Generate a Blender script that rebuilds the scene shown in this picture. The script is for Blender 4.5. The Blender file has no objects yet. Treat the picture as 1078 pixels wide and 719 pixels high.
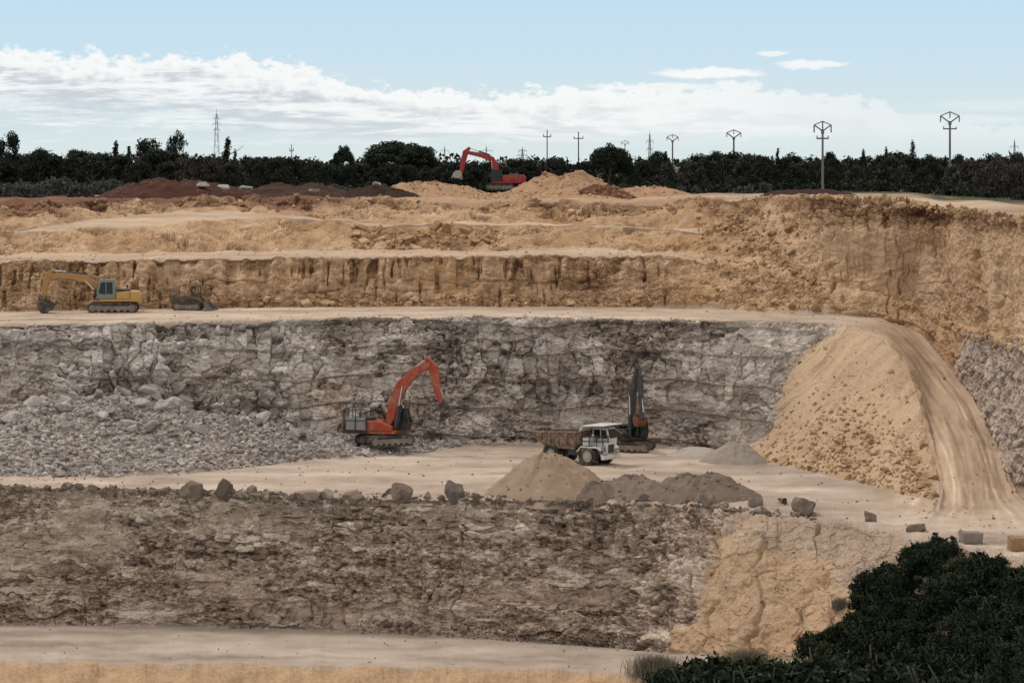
import bpy, bmesh, math, random
import numpy as np
from mathutils import Vector, Matrix

# ------------------------------------------------------------------ camera, sky, sun, exposure
F = 3000.0                    # focal length in photograph pixels (photo is 1078 wide)
CX, HY, CAMZ = 539.0, 172.0, 40.0
scn = bpy.context.scene
COL = scn.collection
cam_d = bpy.data.cameras.new('camera')
cam = bpy.data.objects.new('camera', cam_d)
COL.objects.link(cam)
cam.location = (0, 0, CAMZ)
cam.rotation_euler = (math.radians(90), 0, 0)
cam_d.sensor_width = 36.0
cam_d.lens = 36.0 * F / 1078.0
cam_d.shift_y = -(359.5 - HY) / 1078.0
cam_d.clip_start = 1.0
cam_d.clip_end = 30000.0
scn.camera = cam
scn.view_settings.view_transform = 'Standard'
scn.view_settings.look = 'None'
scn.view_settings.gamma = 1.0
scn.view_settings.exposure = 0.0

SUN_EL, SUN_AZ = 56.0, -52.0   # azimuth measured from the view direction, towards the right
sun_d = bpy.data.lights.new('sun', 'SUN')
sun_d.energy = 1.5
sun_d.angle = math.radians(10)
sun_d.color = (1.0, 0.93, 0.84)
sun = bpy.data.objects.new('sun', sun_d)
COL.objects.link(sun)
_e, _a = math.radians(SUN_EL), math.radians(SUN_AZ)
to_sun = Vector((math.sin(_a) * math.cos(_e), math.cos(_a) * math.cos(_e), math.sin(_e)))
sun.rotation_euler = to_sun.to_track_quat('Z', 'Y').to_euler()


class NT:
    """tiny node-tree helper"""
    def __init__(self, tree):
        self.t = tree
        self.n = tree.nodes
        self.l = tree.links

    def new(self, kind, **kw):
        nd = self.n.new(kind)
        for k, v in kw.items():
            setattr(nd, k, v)
        return nd

    def put(self, sock, v):
        if hasattr(v, 'is_output') or isinstance(v, bpy.types.NodeSocket):
            self.l.new(v, sock)
        else:
            if isinstance(v, (tuple, list)) and len(v) == 3 and sock.type == 'RGBA':
                v = (*v, 1.0)
            sock.default_value = v

    def math(self, op, a, b=0.0, c=None, clamp=False):
        m = self.new('ShaderNodeMath', operation=op, use_clamp=clamp)
        self.put(m.inputs[0], a)
        self.put(m.inputs[1], b)
        if c is not None:
            self.put(m.inputs[2], c)
        return m.outputs[0]

    def mix(self, f, a, b, blend='MIX'):
        m = self.new('ShaderNodeMix', data_type='RGBA', blend_type=blend)
        self.put(m.inputs[0], f)
        self.put(m.inputs[6], a)
        self.put(m.inputs[7], b)
        return m.outputs[2]

    def ramp(self, f, stops, interp='LINEAR'):
        r = self.new('ShaderNodeValToRGB')
        cr = r.color_ramp
        cr.interpolation = interp
        while len(cr.elements) > 2:
            cr.elements.remove(cr.elements[-1])
        for i, (p, c) in enumerate(stops):
            e = cr.elements[i] if i < 2 else cr.elements.new(p)
            e.position = p
            e.color = (c, c, c, 1) if isinstance(c, (int, float)) else (*c, 1)
        self.put(r.inputs[0], f)
        return r.outputs[0]

    def step(self, x, lo, hi):
        m = self.new('ShaderNodeMapRange', interpolation_type='SMOOTHSTEP')
        self.put(m.inputs[0], x)
        self.put(m.inputs[1], lo)
        self.put(m.inputs[2], hi)
        return m.outputs[0]

    def noise(self, vec, scale, detail=4.0, rough=0.55, dist=0.0):
        n = self.new('ShaderNodeTexNoise')
        if vec is not None:
            self.put(n.inputs['Vector'], vec)
        n.inputs['Scale'].default_value = scale
        n.inputs['Detail'].default_value = detail
        n.inputs['Roughness'].default_value = rough
        n.inputs['Distortion'].default_value = dist
        return n.outputs[0]

    def xyz(self, x, y, z):
        c = self.new('ShaderNodeCombineXYZ')
        for i, v in enumerate((x, y, z)):
            self.put(c.inputs[i], v)
        return c.outputs[0]

    def attr(self, name):
        return self.new('ShaderNodeAttribute', attribute_name=name).outputs['Fac']


# ---- sky
world = bpy.data.worlds.new('World')
scn.world = world
world.use_nodes = True
wt = world.node_tree
wt.nodes.clear()
W = NT(wt)
out = W.new('ShaderNodeOutputWorld')
bg = W.new('ShaderNodeBackground')
SKY_STRENGTH = 0.10
bg.inputs['Strength'].default_value = SKY_STRENGTH
W.l.new(bg.outputs[0], out.inputs[0])
sky = W.new('ShaderNodeTexSky', sky_type='NISHITA')
sky.sun_disc = False
sky.sun_elevation = math.radians(SUN_EL)
sky.sun_rotation = math.radians(SUN_AZ)
sky.dust_density = 1.0
sky.ozone_density = 2.0
geo = W.new('ShaderNodeTexCoord')
sep = W.new('ShaderNodeSeparateXYZ')
W.l.new(geo.outputs['Generated'], sep.inputs[0])
dx, dy, dz = sep.outputs
hor = W.math('SQRT', W.math('ADD', W.math('MULTIPLY', dx, dx), W.math('MULTIPLY', dy, dy)))
hor = W.math('MAXIMUM', hor, 0.02)
el = W.math('DIVIDE', dz, hor)                      # tangent of the elevation
azm = W.new('ShaderNodeMath', operation='ARCTAN2')
W.l.new(dx, azm.inputs[0])
W.l.new(dy, azm.inputs[1])
az = azm.outputs[0]
# a thin bright veil over the dome whitens the blue overhead
S = 1.0 / SKY_STRENGTH
low = W.ramp(W.math('MULTIPLY', el, 8.0, clamp=True),
             [(0.0, (0.70 * S / 10, 0.79 * S / 10, 0.79 * S / 10)), (0.18, (0.66 * S / 10, 0.78 * S / 10, 0.82 * S / 10)),
              (0.30, (0.59 * S / 10, 0.76 * S / 10, 0.87 * S / 10)), (0.48, (0.53 * S / 10, 0.73 * S / 10, 0.88 * S / 10))])
low = W.mix(1.0, low, (10.0, 10.0, 10.0), 'MULTIPLY')
veil = W.mix(0.72, sky.outputs[0], (12.6, 11.6, 10.3))
base = W.mix(W.step(el, 0.07, 0.35), low, veil)
# cloud bank low over the horizon: its upper edge follows the azimuth
PI_ = 180.0 / 1078.0
edge = W.ramp(W.math('MULTIPLY_ADD', az, 1.0 / 0.40, 0.5, clamp=True),
              [(0.00, .62), (0.05, .64), (0.16, .62), (0.26, .59), (0.34, .50), (0.42, .43), (0.52, .41), (0.58, .46), (0.66, .45),
               (0.75, .43), (0.84, .30), (0.93, .22), (1.0, .20)])
edge = W.math('MULTIPLY', edge, 0.0625)               # ramp unit 1 = tan 0.0625
v1 = W.xyz(W.math('MULTIPLY', az, 1.0), W.math('MULTIPLY', el, 1.7), 0.0)
puff = W.noise(v1, 120.0, 7.0, 0.62)
puff2 = W.noise(v1, 28.0, 4.0, 0.5)
h = W.math('SUBTRACT', edge, el)                      # depth below the upper edge
h = W.math('ADD', h, W.math('MULTIPLY_ADD', puff, 0.022, -0.011))
h = W.math('ADD', h, W.math('MULTIPLY_ADD', puff2, 0.014, -0.007))
body = W.step(h, 0.0, 0.0030)
v2 = W.xyz(W.math('MULTIPLY', az, 1.0), W.math('MULTIPLY', el, 8.0), 3.7)
streak = W.noise(v2, 30.0, 7.0, 0.66, 0.25)
streak2 = W.noise(v2, 70.0, 5.0, 0.6)
thick = W.math('MULTIPLY', body, W.math('SUBTRACT', 1.0, W.step(h, 0.008, 0.034)))
thick = W.math('MAXIMUM', thick, W.math('MULTIPLY', W.math('MULTIPLY', body, W.step(streak, 0.50, 0.64)), 0.75))
thick = W.math('MULTIPLY', thick, W.math('MULTIPLY_ADD', W.step(az, 0.02, 0.17), -0.62, 1.0))
fadelow = W.step(el, 0.003, 0.012)
thick = W.math('MULTIPLY', thick, fadelow)
grey_ = W.math('MULTIPLY', W.step(h, 0.004, 0.012), W.step(streak, 0.63, 0.43))
grey_ = W.math('MULTIPLY', grey_, W.math('MULTIPLY_ADD', W.step(az, -0.10, 0.10), -0.75, 1.0))
grey_ = W.math('MULTIPLY', grey_, W.step(W.math('MULTIPLY_ADD', streak2, 0.5, W.math('MULTIPLY', streak, 0.5)), 0.60, 0.46))
white = W.mix(grey_, (9.5, 9.6, 9.5), (5.7, 6.2, 6.7))
# a few thin lens-shaped wisps to the right
def wisp(a0, e0, wa, we, amt):
    p = W.math('DIVIDE', W.math('SUBTRACT', az, a0), wa)
    q = W.math('DIVIDE', W.math('SUBTRACT', W.math('ADD', el, W.math('MULTIPLY_ADD', puff, 0.004, -0.002)), e0), we)
    r = W.math('ADD', W.math('MULTIPLY', p, p), W.math('MULTIPLY', q, q))
    return W.math('MULTIPLY', W.step(W.math('ADD', r, W.math('MULTIPLY_ADD', streak2, 1.4, -0.7)), 1.25, 0.25), amt)
for w_ in ((0.069, 0.0315, 0.020, 0.0021, 1.0), (0.105, 0.0345, 0.014, 0.0016, 0.85), (0.091, 0.0382, 0.006, 0.0011, 0.8),
           (0.050, 0.0265, 0.026, 0.0016, 0.8), (0.095, 0.0222, 0.034, 0.0012, 0.55), (0.138, 0.0150, 0.05, 0.0022, 0.35), (0.165, 0.020, 0.02, 0.0022, 0.25)):
    thick = W.math('MAXIMUM', thick, wisp(*w_))
allsky = W.mix(W.math('MULTIPLY', thick, 0.96), base, white)
W.l.new(allsky, bg.inputs[0])


# ------------------------------------------------------------------ object helpers
def P(px, py, Y):
    """point of the real place seen at photo pixel px,py at ground distance Y (metres)"""
    return Vector(((px - CX) * Y / F, Y, CAMZ - (py - HY) * Y / F))


def tag(o, label=None, cat=None, group=None, kind=None):
    for k, v in (('label', label), ('category', cat), ('group', group), ('kind', kind)):
        if v:
            o[k] = v
    return o


def empty(name, loc, rz=0.0, label=None, cat=None, group=None):
    o = bpy.data.objects.new(name, None)
    COL.objects.link(o)
    o.location = loc
    o.rotation_euler = (0, 0, rz)
    o.empty_display_size = 0.5
    return tag(o, label, cat, group)


def link(name, me, mat, parent=None):
    o = bpy.data.objects.new(name, me)
    if mat is not None and not me.materials:
        me.materials.append(mat)
    COL.objects.link(o)
    if parent is not None:
        o.parent = parent
    return o


def copy_tree(o, parent=None):
    c = o.copy()
    COL.objects.link(c)
    if parent is not None:
        c.parent = parent
        c.matrix_parent_inverse = Matrix.Identity(4)
    for ch in list(o.children):
        copy_tree(ch, c)
    return c


def mesh_np(name, verts, faces, smooth=False, attrs=None):
    """mesh from arrays; faces is (n,3) or (n,4)"""
    verts = np.ascontiguousarray(verts, dtype=np.float32)
    faces = np.ascontiguousarray(faces, dtype=np.int32)
    me = bpy.data.meshes.new(name)
    n, k = faces.shape
    me.vertices.add(len(verts))
    me.vertices.foreach_set('co', verts.ravel())
    me.loops.add(n * k)
    me.loops.foreach_set('vertex_index', faces.ravel())
    me.polygons.add(n)
    me.polygons.foreach_set('loop_start', np.arange(0, n * k, k, dtype=np.int32))
    me.polygons.foreach_set('loop_total', np.full(n, k, dtype=np.int32))
    me.polygons.foreach_set('use_smooth', np.full(n, bool(smooth)))
    for an, av in (attrs or {}).items():
        at = me.attributes.new(an, 'FLOAT', 'POINT')
        at.data.foreach_set('value', np.ascontiguousarray(av, dtype=np.float32))
    me.update(calc_edges=True)
    return me


# ------------------------------------------------------------------ noise
def _hash(ix, iy, iz, seed):
    h = (ix.astype(np.uint32) * np.uint32(374761393) + iy.astype(np.uint32) * np.uint32(668265263)
         + iz.astype(np.uint32) * np.uint32(2147483647) + np.uint32(seed * 974711 % 4294967291))
    h = (h ^ (h >> np.uint32(13))) * np.uint32(1274126177)
    h = (h ^ (h >> np.uint32(16))) * np.uint32(2246822519)
    h = h ^ (h >> np.uint32(15))
    return (h & np.uint32(0xFFFFFF)).astype(np.float32) / np.float32(0xFFFFFF)


def vnoise(x, y, z, seed=0):
    """value noise in -1..1"""
    fx, fy, fz = np.floor(x), np.floor(y), np.floor(z)
    ix, iy, iz = fx.astype(np.int32), fy.astype(np.int32), fz.astype(np.int32)
    u, v, w = (x - fx).astype(np.float32), (y - fy).astype(np.float32), (z - fz).astype(np.float32)
    u, v, w = u * u * (3 - 2 * u), v * v * (3 - 2 * v), w * w * (3 - 2 * w)
    r = 0
    for a in (0, 1):
        for b in (0, 1):
            for c in (0, 1):
                r = r + (u if a else 1 - u) * (v if b else 1 - v) * (w if c else 1 - w) * _hash(ix + a, iy + b, iz + c, seed)
    return r * 2 - 1


def fbm(x, y, z, octs=4, seed=0, gain=0.5):
    r, amp, tot = 0, 1.0, 0.0
    for i in range(octs):
        f = 2.03 ** i
        r = r + amp * vnoise(x * f + 7.3 * i, y * f + 3.1 * i, z * f + 5.7 * i, seed + i)
        tot += amp
        amp *= gain
    return r / tot * 1.6


def cells(x, y, z, seed=0):
    """worley: nearest cell id value, second id gap"""
    fx, fy, fz = np.floor(x), np.floor(y), np.floor(z)
    ix, iy, iz = fx.astype(np.int32), fy.astype(np.int32), fz.astype(np.int32)
    d1 = np.full(x.shape, 9e9, np.float32)
    d2 = d1.copy()
    cid = np.zeros(x.shape, np.float32)
    gx = np.zeros(x.shape, np.float32)
    gz = np.zeros(x.shape, np.float32)
    for a in (-1, 0, 1):
        for b in (-1, 0, 1):
            for c in (-1, 0, 1):
                jx, jy, jz = ix + a, iy + b, iz + c
                ox = jx + _hash(jx, jy, jz, seed + 1) - x
                oy = jy + _hash(jx, jy, jz, seed + 2) - y
                oz = jz + _hash(jx, jy, jz, seed + 3) - z
                d = (ox * ox + oy * oy + oz * oz).astype(np.float32)
                near = d < d1
                d2 = np.where(near, d1, np.minimum(d2, d))
                cid = np.where(near, _hash(jx, jy, jz, seed + 4), cid)
                gx = np.where(near, ox, gx)
                gz = np.where(near, oz, gz)
                d1 = np.where(near, d, d1)
    return cid, np.sqrt(d2) - np.sqrt(d1), gx, gz


def sstep(x, a, b):
    t = np.clip((x - a) / (b - a), 0, 1)
    return t * t * (3 - 2 * t)
# ------------------------------------------------------------------ the terrain: one continuous sheet of profiles
# each row of the table is a break of slope: list of (px, py, Y) read off the photograph
ROWS = {
 'A0': [(-400, 840, 204), (600, 840, 203), (800, 850, 192), (1078, 860, 178), (1500, 880, 155)],
 'A1': [(-400, 692, 219), (0, 695, 219), (250, 699, 217.5), (450, 703, 216), (600, 703, 216), (700, 712, 211), (800, 722, 205), (1078, 740, 192), (1500, 770, 170)],
 'A2': [(-400, 656, 240.4), (0, 657, 239), (200, 659, 237), (380, 664, 234.6), (520, 672, 230.5), (640, 682, 227.6), (700, 687, 223), (760, 691, 214.5), (840, 695, 209),
        (950, 706, 197), (1078, 726, 182), (1500, 760, 160)],
 'B':  [(-400, 511, 243.4), (0, 514, 241.5), (250, 520, 238), (480, 525, 234), (640, 530, 230.5), (740, 531, 229), (800, 541, 223.5), (850, 546, 220.5), (900, 553, 216.5),
        (950, 566, 210), (1000, 577, 204), (1078, 592, 196.5), (1500, 650, 170)],
 'C':  [(-400, 503, 249), (0, 502, 250), (130, 501, 250.8), (200, 497, 253.8), (300, 487, 262), (400, 480, 267.9), (480, 472, 274.5), (560, 468, 278), (700, 471, 276), (770, 482, 266.2),
        (800, 486, 262.8), (850, 496, 254.6), (900, 507, 246.3), (950, 520, 237.1), (985, 528, 231.7), (1010, 530, 230.4), (1040, 528, 231.7), (1065, 524, 234.4), (1078, 522, 235.7), (1500, 560, 212)],
 'D':  [(-400, 420, 269), (0, 424, 270), (60, 417, 271), (130, 415, 271.5), (200, 431, 272), (300, 445, 273.5), (350, 452, 275), (450, 466, 277), (560, 466.5, 279), (700, 469, 277),
        (770, 474.5, 273.6), (800, 462, 273.5), (850, 425, 268), (900, 430, 264), (940, 450, 256), (970, 490, 247), (985, 526.5, 232.4), (1010, 529, 231), (1040, 527, 232.2), (1065, 523.3, 235), (1078, 521.3, 236.3), (1500, 559, 212.6)],
 'E':  [(-400, 343, 271), (0, 341, 273.5), (200, 338, 276), (400, 334, 280), (600, 334, 280), (800, 337, 280), (870, 340, 282), (895, 343, 281), (935, 362, 272), (960, 400, 264),
        (975, 450, 254), (985, 490, 246), (992, 524, 234), (1010, 528.3, 231.5), (1040, 526.3, 232.8), (1065, 522.6, 235.6), (1078, 520.6, 237), (1500, 558, 213)],
 'F':  [(-400, 330, 292), (0, 328, 294), (200, 325, 296), (400, 323, 297.5), (700, 324, 296.5), (800, 328, 293), (870, 331, 291), (920, 336, 290), (965, 350, 286),
        (1000, 385, 276), (1030, 430, 262), (1050, 470, 251), (1065, 514, 239.5), (1078, 517, 239), (1500, 550, 217)],
 'G':  [(-400, 278, 296), (0, 276, 297), (200, 272, 299), (400, 270, 300.5), (600, 270, 299.5), (700, 270, 301), (760, 277, 305), (820, 290, 300), (870, 305, 294), (965, 326, 289),
        (1000, 343, 280), (1030, 352, 267), (1050, 358, 257), (1078, 364, 244.5), (1500, 420, 190)],
 'H':  [(-400, 270, 310), (0, 268, 312), (200, 265, 321), (400, 263, 328), (600, 263, 328), (690, 264, 321), (760, 266, 313), (820, 279, 303), (870, 298, 295), (965, 322, 291.5),
        (1000, 337, 284), (1030, 346, 271.5), (1050, 351, 262), (1078, 356, 249), (1500, 405, 194)],
 'I':  [(-400, 250, 320), (0, 246, 324), (60, 242.5, 331), (100, 241, 334), (180, 235, 339), (240, 229, 344), (275, 229, 343), (320, 232, 340), (400, 238, 337), (500, 236, 338), (600, 238, 337), (700, 242, 329), (760, 246, 320), (820, 253, 307),
        (870, 268, 296), (965, 285, 292.3), (1000, 295, 284.8), (1030, 303, 272.3), (1050, 308, 262.8), (1078, 312, 249.8), (1500, 350, 195)],
 'I2': [(-400, 241, 338), (0, 244.5, 325), (60, 238, 338), (100, 231.5, 349), (180, 225.5, 360), (240, 222, 364), (275, 224, 356), (320, 229.5, 344), (360, 233, 340), (400, 236.6, 338.2), (500, 234.6, 339.2), (600, 236.6, 338.2), (700, 240.8, 330.2), (760, 240, 322), (820, 234, 310),
        (870, 240, 296.6), (965, 254, 292.9), (1000, 262, 285.4), (1030, 270, 272.9), (1050, 275, 263.4), (1078, 282, 250.4), (1500, 315, 195.5)],
 'J':  [(-400, 213, 351), (0, 213, 352), (100, 212, 361), (200, 211, 369), (300, 211, 372), (400, 212, 360), (600, 213, 357), (700, 212, 345), (760, 211, 330), (820, 208, 313), (870, 206, 297.6), (900, 207, 296.5),
        (940, 212, 295), (1000, 221, 286.5), (1040, 226, 270), (1078, 235, 252), (1500, 268, 197)],
 'K':  [(-400, 206.5, 430), (0, 206.5, 430), (600, 206, 420), (760, 205, 410), (870, 203, 400), (960, 205, 385), (1000, 210, 365), (1078, 217, 320), (1500, 240, 260)],
 'L':  [(-400, 199, 530), (900, 199, 530), (1078, 201, 520), (1500, 201, 520)],
 'M':  [(-400, 187, 1100), (1500, 187, 1100)],
 'N':  [(-400, 174.5, 12000), (1500, 174.5, 12000)],
}
NAMES = list(ROWS)
NSEG = {'A0': 40, 'A1': 44, 'A2': 190, 'B': 50, 'C': 110, 'D': 150, 'E': 64, 'F': 96, 'G': 20, 'H': 46, 'I': 34, 'I2': 46, 'J': 30, 'K': 12, 'L': 8, 'M': 4}
cols = np.concatenate([np.arange(-330, -40, 3.0), np.arange(-40, 950, 1.0), np.arange(950, 1110, .4), np.arange(1110, 1420, 3.0)]).astype(np.float64)
NC = len(cols)
fine = np.arange(-420, 1520, 1.0)
ker = np.hanning(27)
ker /= ker.sum()
CTRL = {}
LIP = {'B': (1.2, .7), 'E': (.7, .5), 'G': (1.6, .6), 'H': (1.3, .0), 'I': (2.2, 1.0), 'I2': (1.4, .6), 'J': (1.6, .8), 'A1': (1.6, .5), 'C': (1.0, .0)}
SIDX = list(LIP)
for k, pts in ROWS.items():
    a = np.array(pts, float)
    py = np.interp(fine, a[:, 0], a[:, 1])
    Yv = np.interp(fine, a[:, 0], a[:, 2])
    py = np.convolve(np.pad(py, 13, 'edge'), ker, 'valid')
    Yv = np.convolve(np.pad(Yv, 13, 'edge'), ker, 'valid')
    py, Yv = np.interp(cols, fine, py), np.interp(cols, fine, Yv)
    if k in LIP:
        a_, b_ = LIP[k]
        ph = SIDX.index(k) * 17.3
        wob = fbm(cols / 34 + ph, cols * 0, cols * 0, 4, 610 + SIDX.index(k))
        py = py + wob * a_
        Yv = Yv + fbm(cols / 22 + ph, cols * 0 + 5, cols * 0, 4, 640) * b_
    CTRL[k] = np.stack([(cols - CX) * Yv / F, Yv, CAMZ - (py - HY) * Yv / F], -1)
strips, seg_of, frac, START = [], [], [], {}
r = 0
for i, k in enumerate(NAMES[:-1]):
    n = NSEG[k]
    START[k] = r
    t = np.arange(n) / n
    if k in ('M',):
        t = t ** 2
    a, b = CTRL[k], CTRL[NAMES[i + 1]]
    strips.append(a[None] * (1 - t)[:, None, None] + b[None] * t[:, None, None])
    seg_of += [i] * n
    frac += list(t)
    r += n
strips.append(CTRL['N'][None])
seg_of.append(len(NAMES) - 2)
frac.append(1.0)
START['N'] = r
G0 = np.concatenate(strips, 0)
NR = G0.shape[0]
seg_of = np.array(seg_of)
rowv = seg_of + np.array(frac)              # continuous row coordinate
SI = {k: i for i, k in enumerate(NAMES)}

# base normals
du = np.gradient(G0, axis=1)
dv = np.gradient(G0, axis=0)
Nn = np.cross(du, dv)
Nn /= np.linalg.norm(Nn, axis=2, keepdims=True) + 1e-9
kv = np.hanning(11)
kv /= kv.sum()
Np = np.pad(Nn, ((5, 5), (0, 0), (0, 0)), 'edge')
Nn = sum(kv[j] * Np[j:j + NR] for j in range(11))
Nn /= np.linalg.norm(Nn, axis=2, keepdims=True) + 1e-9

deg = (sstep(cols, 984, 996)[None, :] * ((rowv >= SI['C'] - .1) & (rowv <= SI['E'] + .12))[:, None])[..., None]
Nn = Nn * (1 - deg) + np.array([0, 0, 1.0]) * deg
X, Yg, Z = G0[..., 0].astype(np.float32), G0[..., 1].astype(np.float32), G0[..., 2].astype(np.float32)
PXC = np.broadcast_to(cols[None].astype(np.float32), X.shape)
RV = np.broadcast_to(rowv[:, None].astype(np.float32), X.shape)


def band(a, b, soft=0.06):
    """1 inside the rows a..b (continuous), soft ends"""
    lo, hi = SI[a] if isinstance(a, str) else a, SI[b] if isinstance(b, str) else b
    return sstep(RV, lo - soft, lo + soft) * (1 - sstep(RV, hi - soft, hi + soft))


def pxr(a, b, soft=20.0):
    return sstep(PXC, a - soft, a + soft) * (1 - sstep(PXC, b - soft, b + soft))


# irregular limits between the kinds of ground
jit = (fbm(X / 5, Yg / 5, Z / 2.5, 4, 11) * 26).astype(np.float32)


def pxj(a, b, soft=8.0):
    q = PXC + jit
    return sstep(q, a - soft, a + soft) * (1 - sstep(q, b - soft, b + soft))


# sandy slope at the right end of the front face (its left edge runs down to the left)
tA = np.clip(RV - SI['A2'], 0, 1)                    # 0 toe, 1 lip
sand_left = 705 + tA * 72
front = band('A2', 'B', .03)
sandface = front * sstep(PXC + jit * .8, sand_left - 8, sand_left + 8)
frontrock = front * (1 - sandface)
greywall = band(SI['D'], SI['E'], .03) * (1 - sstep(PXC + jit, 835, 862))
tD = np.clip((RV - SI['C']) / 2.0, 0, 1)
emb_left = np.interp(tD, [0, .25, .5, .75, 1], [772, 784, 802, 838, 884])
emb = band('C', 'E', .02) * sstep(PXC + jit * .5, emb_left - 7, emb_left + 7) * (1 - sstep(PXC, 982, 990))
offramp = 1 - sstep(PXC, 980, 988)
greywall = band('D', 'E', .03) * (1 - emb) * offramp
rubble = band('C', 'D', .06) * (1 - sstep(PXC, 480, 560)) * (1 - emb)
lowgrey = band('C', 'D', .06) * sstep(PXC, 480, 560) * (1 - emb) * offramp
rightgrey = band(SI['F'], SI['G'] + .15, .05) * sstep(PXC + jit * .5, 1000, 1016)
wall1 = band('F', 'G', .04) * (1 - sstep(PXC, 850, 880)) * (1 - sstep(PXC + jit * 2, 700, 760))
slope_r = band(SI['F'], SI['J'], .04) * sstep(PXC + jit * 2, 700, 760) * (1 - sstep(PXC + jit, 845, 872))
tall = band(SI['F'] + .35, SI['J'] + .02, .03) * sstep(PXC + jit, 845, 872) * (1 - rightgrey)
ledge_r = band(SI['F'], SI['F'] + .35, .03) * sstep(PXC, 850, 880) * (1 - rightgrey)
wall2a = band('H', 'I', .05) * (1 - sstep(PXC + jit * 2, 700, 760))
wall2b = band('I2', 'J', .05) * (1 - sstep(PXC + jit * 2, 700, 760))
berm = band(SI['A0'], SI['A1'], .05)
flat = np.clip(1 - (front + emb + greywall + rubble + lowgrey + rightgrey + wall1 + slope_r + tall + ledge_r + wall2a + wall2b + berm), 0, 1)

PYG0 = (HY - (G0[..., 2] - CAMZ) * F / G0[..., 1]).astype(np.float32)
# ---- relief
D = np.zeros_like(X)
tone = np.zeros_like(X)
crev = np.zeros_like(X)


def rows_of(a, b):
    return slice(START[a], START[b] + 1)


def blocky(sl, sx, sz, sy, amp, crack, seed, warp=0.35, tilt=0.0):
    x, y, z = X[sl], Yg[sl], Z[sl]
    wx = fbm(x / 2.2, y / 2.2, z / 2.2, 3, seed + 40) * warp
    wz = fbm(x / 2.2, y / 2.2, z / 2.2 + 9, 3, seed + 60) * warp * .6
    c, gap, gx, gz = cells((x + wx) / sx, (y + wx) / sy, (z + wz) / sz, seed)
    tx = (np.modf(c * 37.7)[0] - .5) * 2
    tz = (np.modf(c * 91.3)[0] - .5) * 2
    d = (c - .5) * 2 * amp + (gx * tx + gz * tz) * tilt - (1 - sstep(gap, 0.0, .16)) * crack
    return d, c, gap


# grey blasted wall
sl = rows_of('C', 'F')
m = greywall[sl]
d1, c1, g1 = blocky(sl, 2.9, 1.25, 2.9, .34, .10, 3, 1.5, .75)
d2, c2, g2 = blocky(sl, 1.05, .55, 1.05, .22, .09, 23, .8, .45)
d3, c3, g3 = blocky(sl, .46, .28, .46, .12, .06, 43, .3, .2)
big = fbm(X[sl] / 9, Yg[sl] / 9, Z[sl] / 7, 3, 71)
frac_rough = sstep(fbm(X[sl] / 5, Yg[sl] / 5, Z[sl] / 3, 3, 78), -.4, .4)
ledge = np.modf((Z[sl] + X[sl] * .03 + fbm(X[sl] / 10, Yg[sl] / 10, Z[sl] * 0, 3, 83) * .9) / 2.7 + 40)[0]
ridg = 1 - np.abs(fbm(X[sl] / 1.7, Yg[sl] / 1.7, Z[sl] / 1.0, 4, 87)) * 2.2
d4, c4, g4 = blocky(sl, 1.15, 2.6, 1.15, .30, .34, 63, .5, .35)
vert = sstep(fbm(X[sl] / 6, Yg[sl] / 6, Z[sl] / 5, 3, 98), -.25, .3)
sm = sstep(fbm(X[sl] / 5.5, Yg[sl] / 5.5, Z[sl] / 4.5, 4, 99), -.12, .32)
d2, d3 = d2 * (1 - .6 * sm), d3 * (1 - .7 * sm)
c2, c3 = .5 + (c2 - .5) * (1 - .55 * sm), .5 + (c3 - .5) * (1 - .8 * sm)
dd = d4 * vert * 1.0 + d1 * (.3 + .55 * frac_rough) + d2 * (.3 + .55 * frac_rough) + d3 * 1.15 + big * .65 - ledge * .42 - np.clip(ridg, 0, 1) ** 3 * .26 + fbm(X[sl] / .8, Yg[sl] / .8, Z[sl] / .6, 4, 90) * .22
dd = dd * (1 - .55 * sstep(PXC[sl], 700, 800))
D[sl] += dd * m
palep = sstep(fbm(X[sl] / 3.5, Yg[sl] / 3.5, Z[sl] / 2.2, 4, 95), .05, .55)
darkq = sstep(fbm(X[sl] / 4, Yg[sl] / 4, Z[sl] / 3, 4, 96), .2, .6)
tone[sl] += ((c1 - .5) * .6 + (c2 - .5) * .8 + (c3 - .5) * .45 + .10 * sm + (c4 - .5) * .7 * vert + palep * .42 - darkq * .34 + .06) * (1 - .4 * sstep(PXC[sl], 700, 800)) * np.clip(m + lowgrey[sl], 0, 1)
# rubble apron
dr = fbm(X[sl] / 4, Yg[sl] / 4, Z[sl] / 4, 3, 101) * .45 + (c2 - .5) * .5 + (c3 - .5) * .25
D[sl] += dr * np.clip(rubble + lowgrey * .35, 0, 1)[sl]
# embankment: fall-line streaks and crumbly toe
st = fbm((Z[sl] - .80 * X[sl] + .12 * fbm(X[sl] / 3, Yg[sl] / 3, Z[sl] / 3, 2, 131)) / .62, X[sl] * .10, Z[sl] * 0, 4, 130)
D[sl] += emb[sl] * (st * .22 + fbm(X[sl] / 1.6, Yg[sl] / 1.6, Z[sl] / 1.6, 4, 140) * (.10 + .24 * (1 - sstep(RV[sl] + .5 * fbm(X[sl] / 4, Yg[sl] / 4, Z[sl] / 4, 3, 141), SI['C'] + .15, SI['C'] + 1.1))) + (c3 - .5) * .08)
tone[sl] += emb[sl] * (st * .30 + fbm(X[sl] / 3, Yg[sl] / 3, Z[sl] / 3, 3, 133) * .24 + .14)

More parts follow.
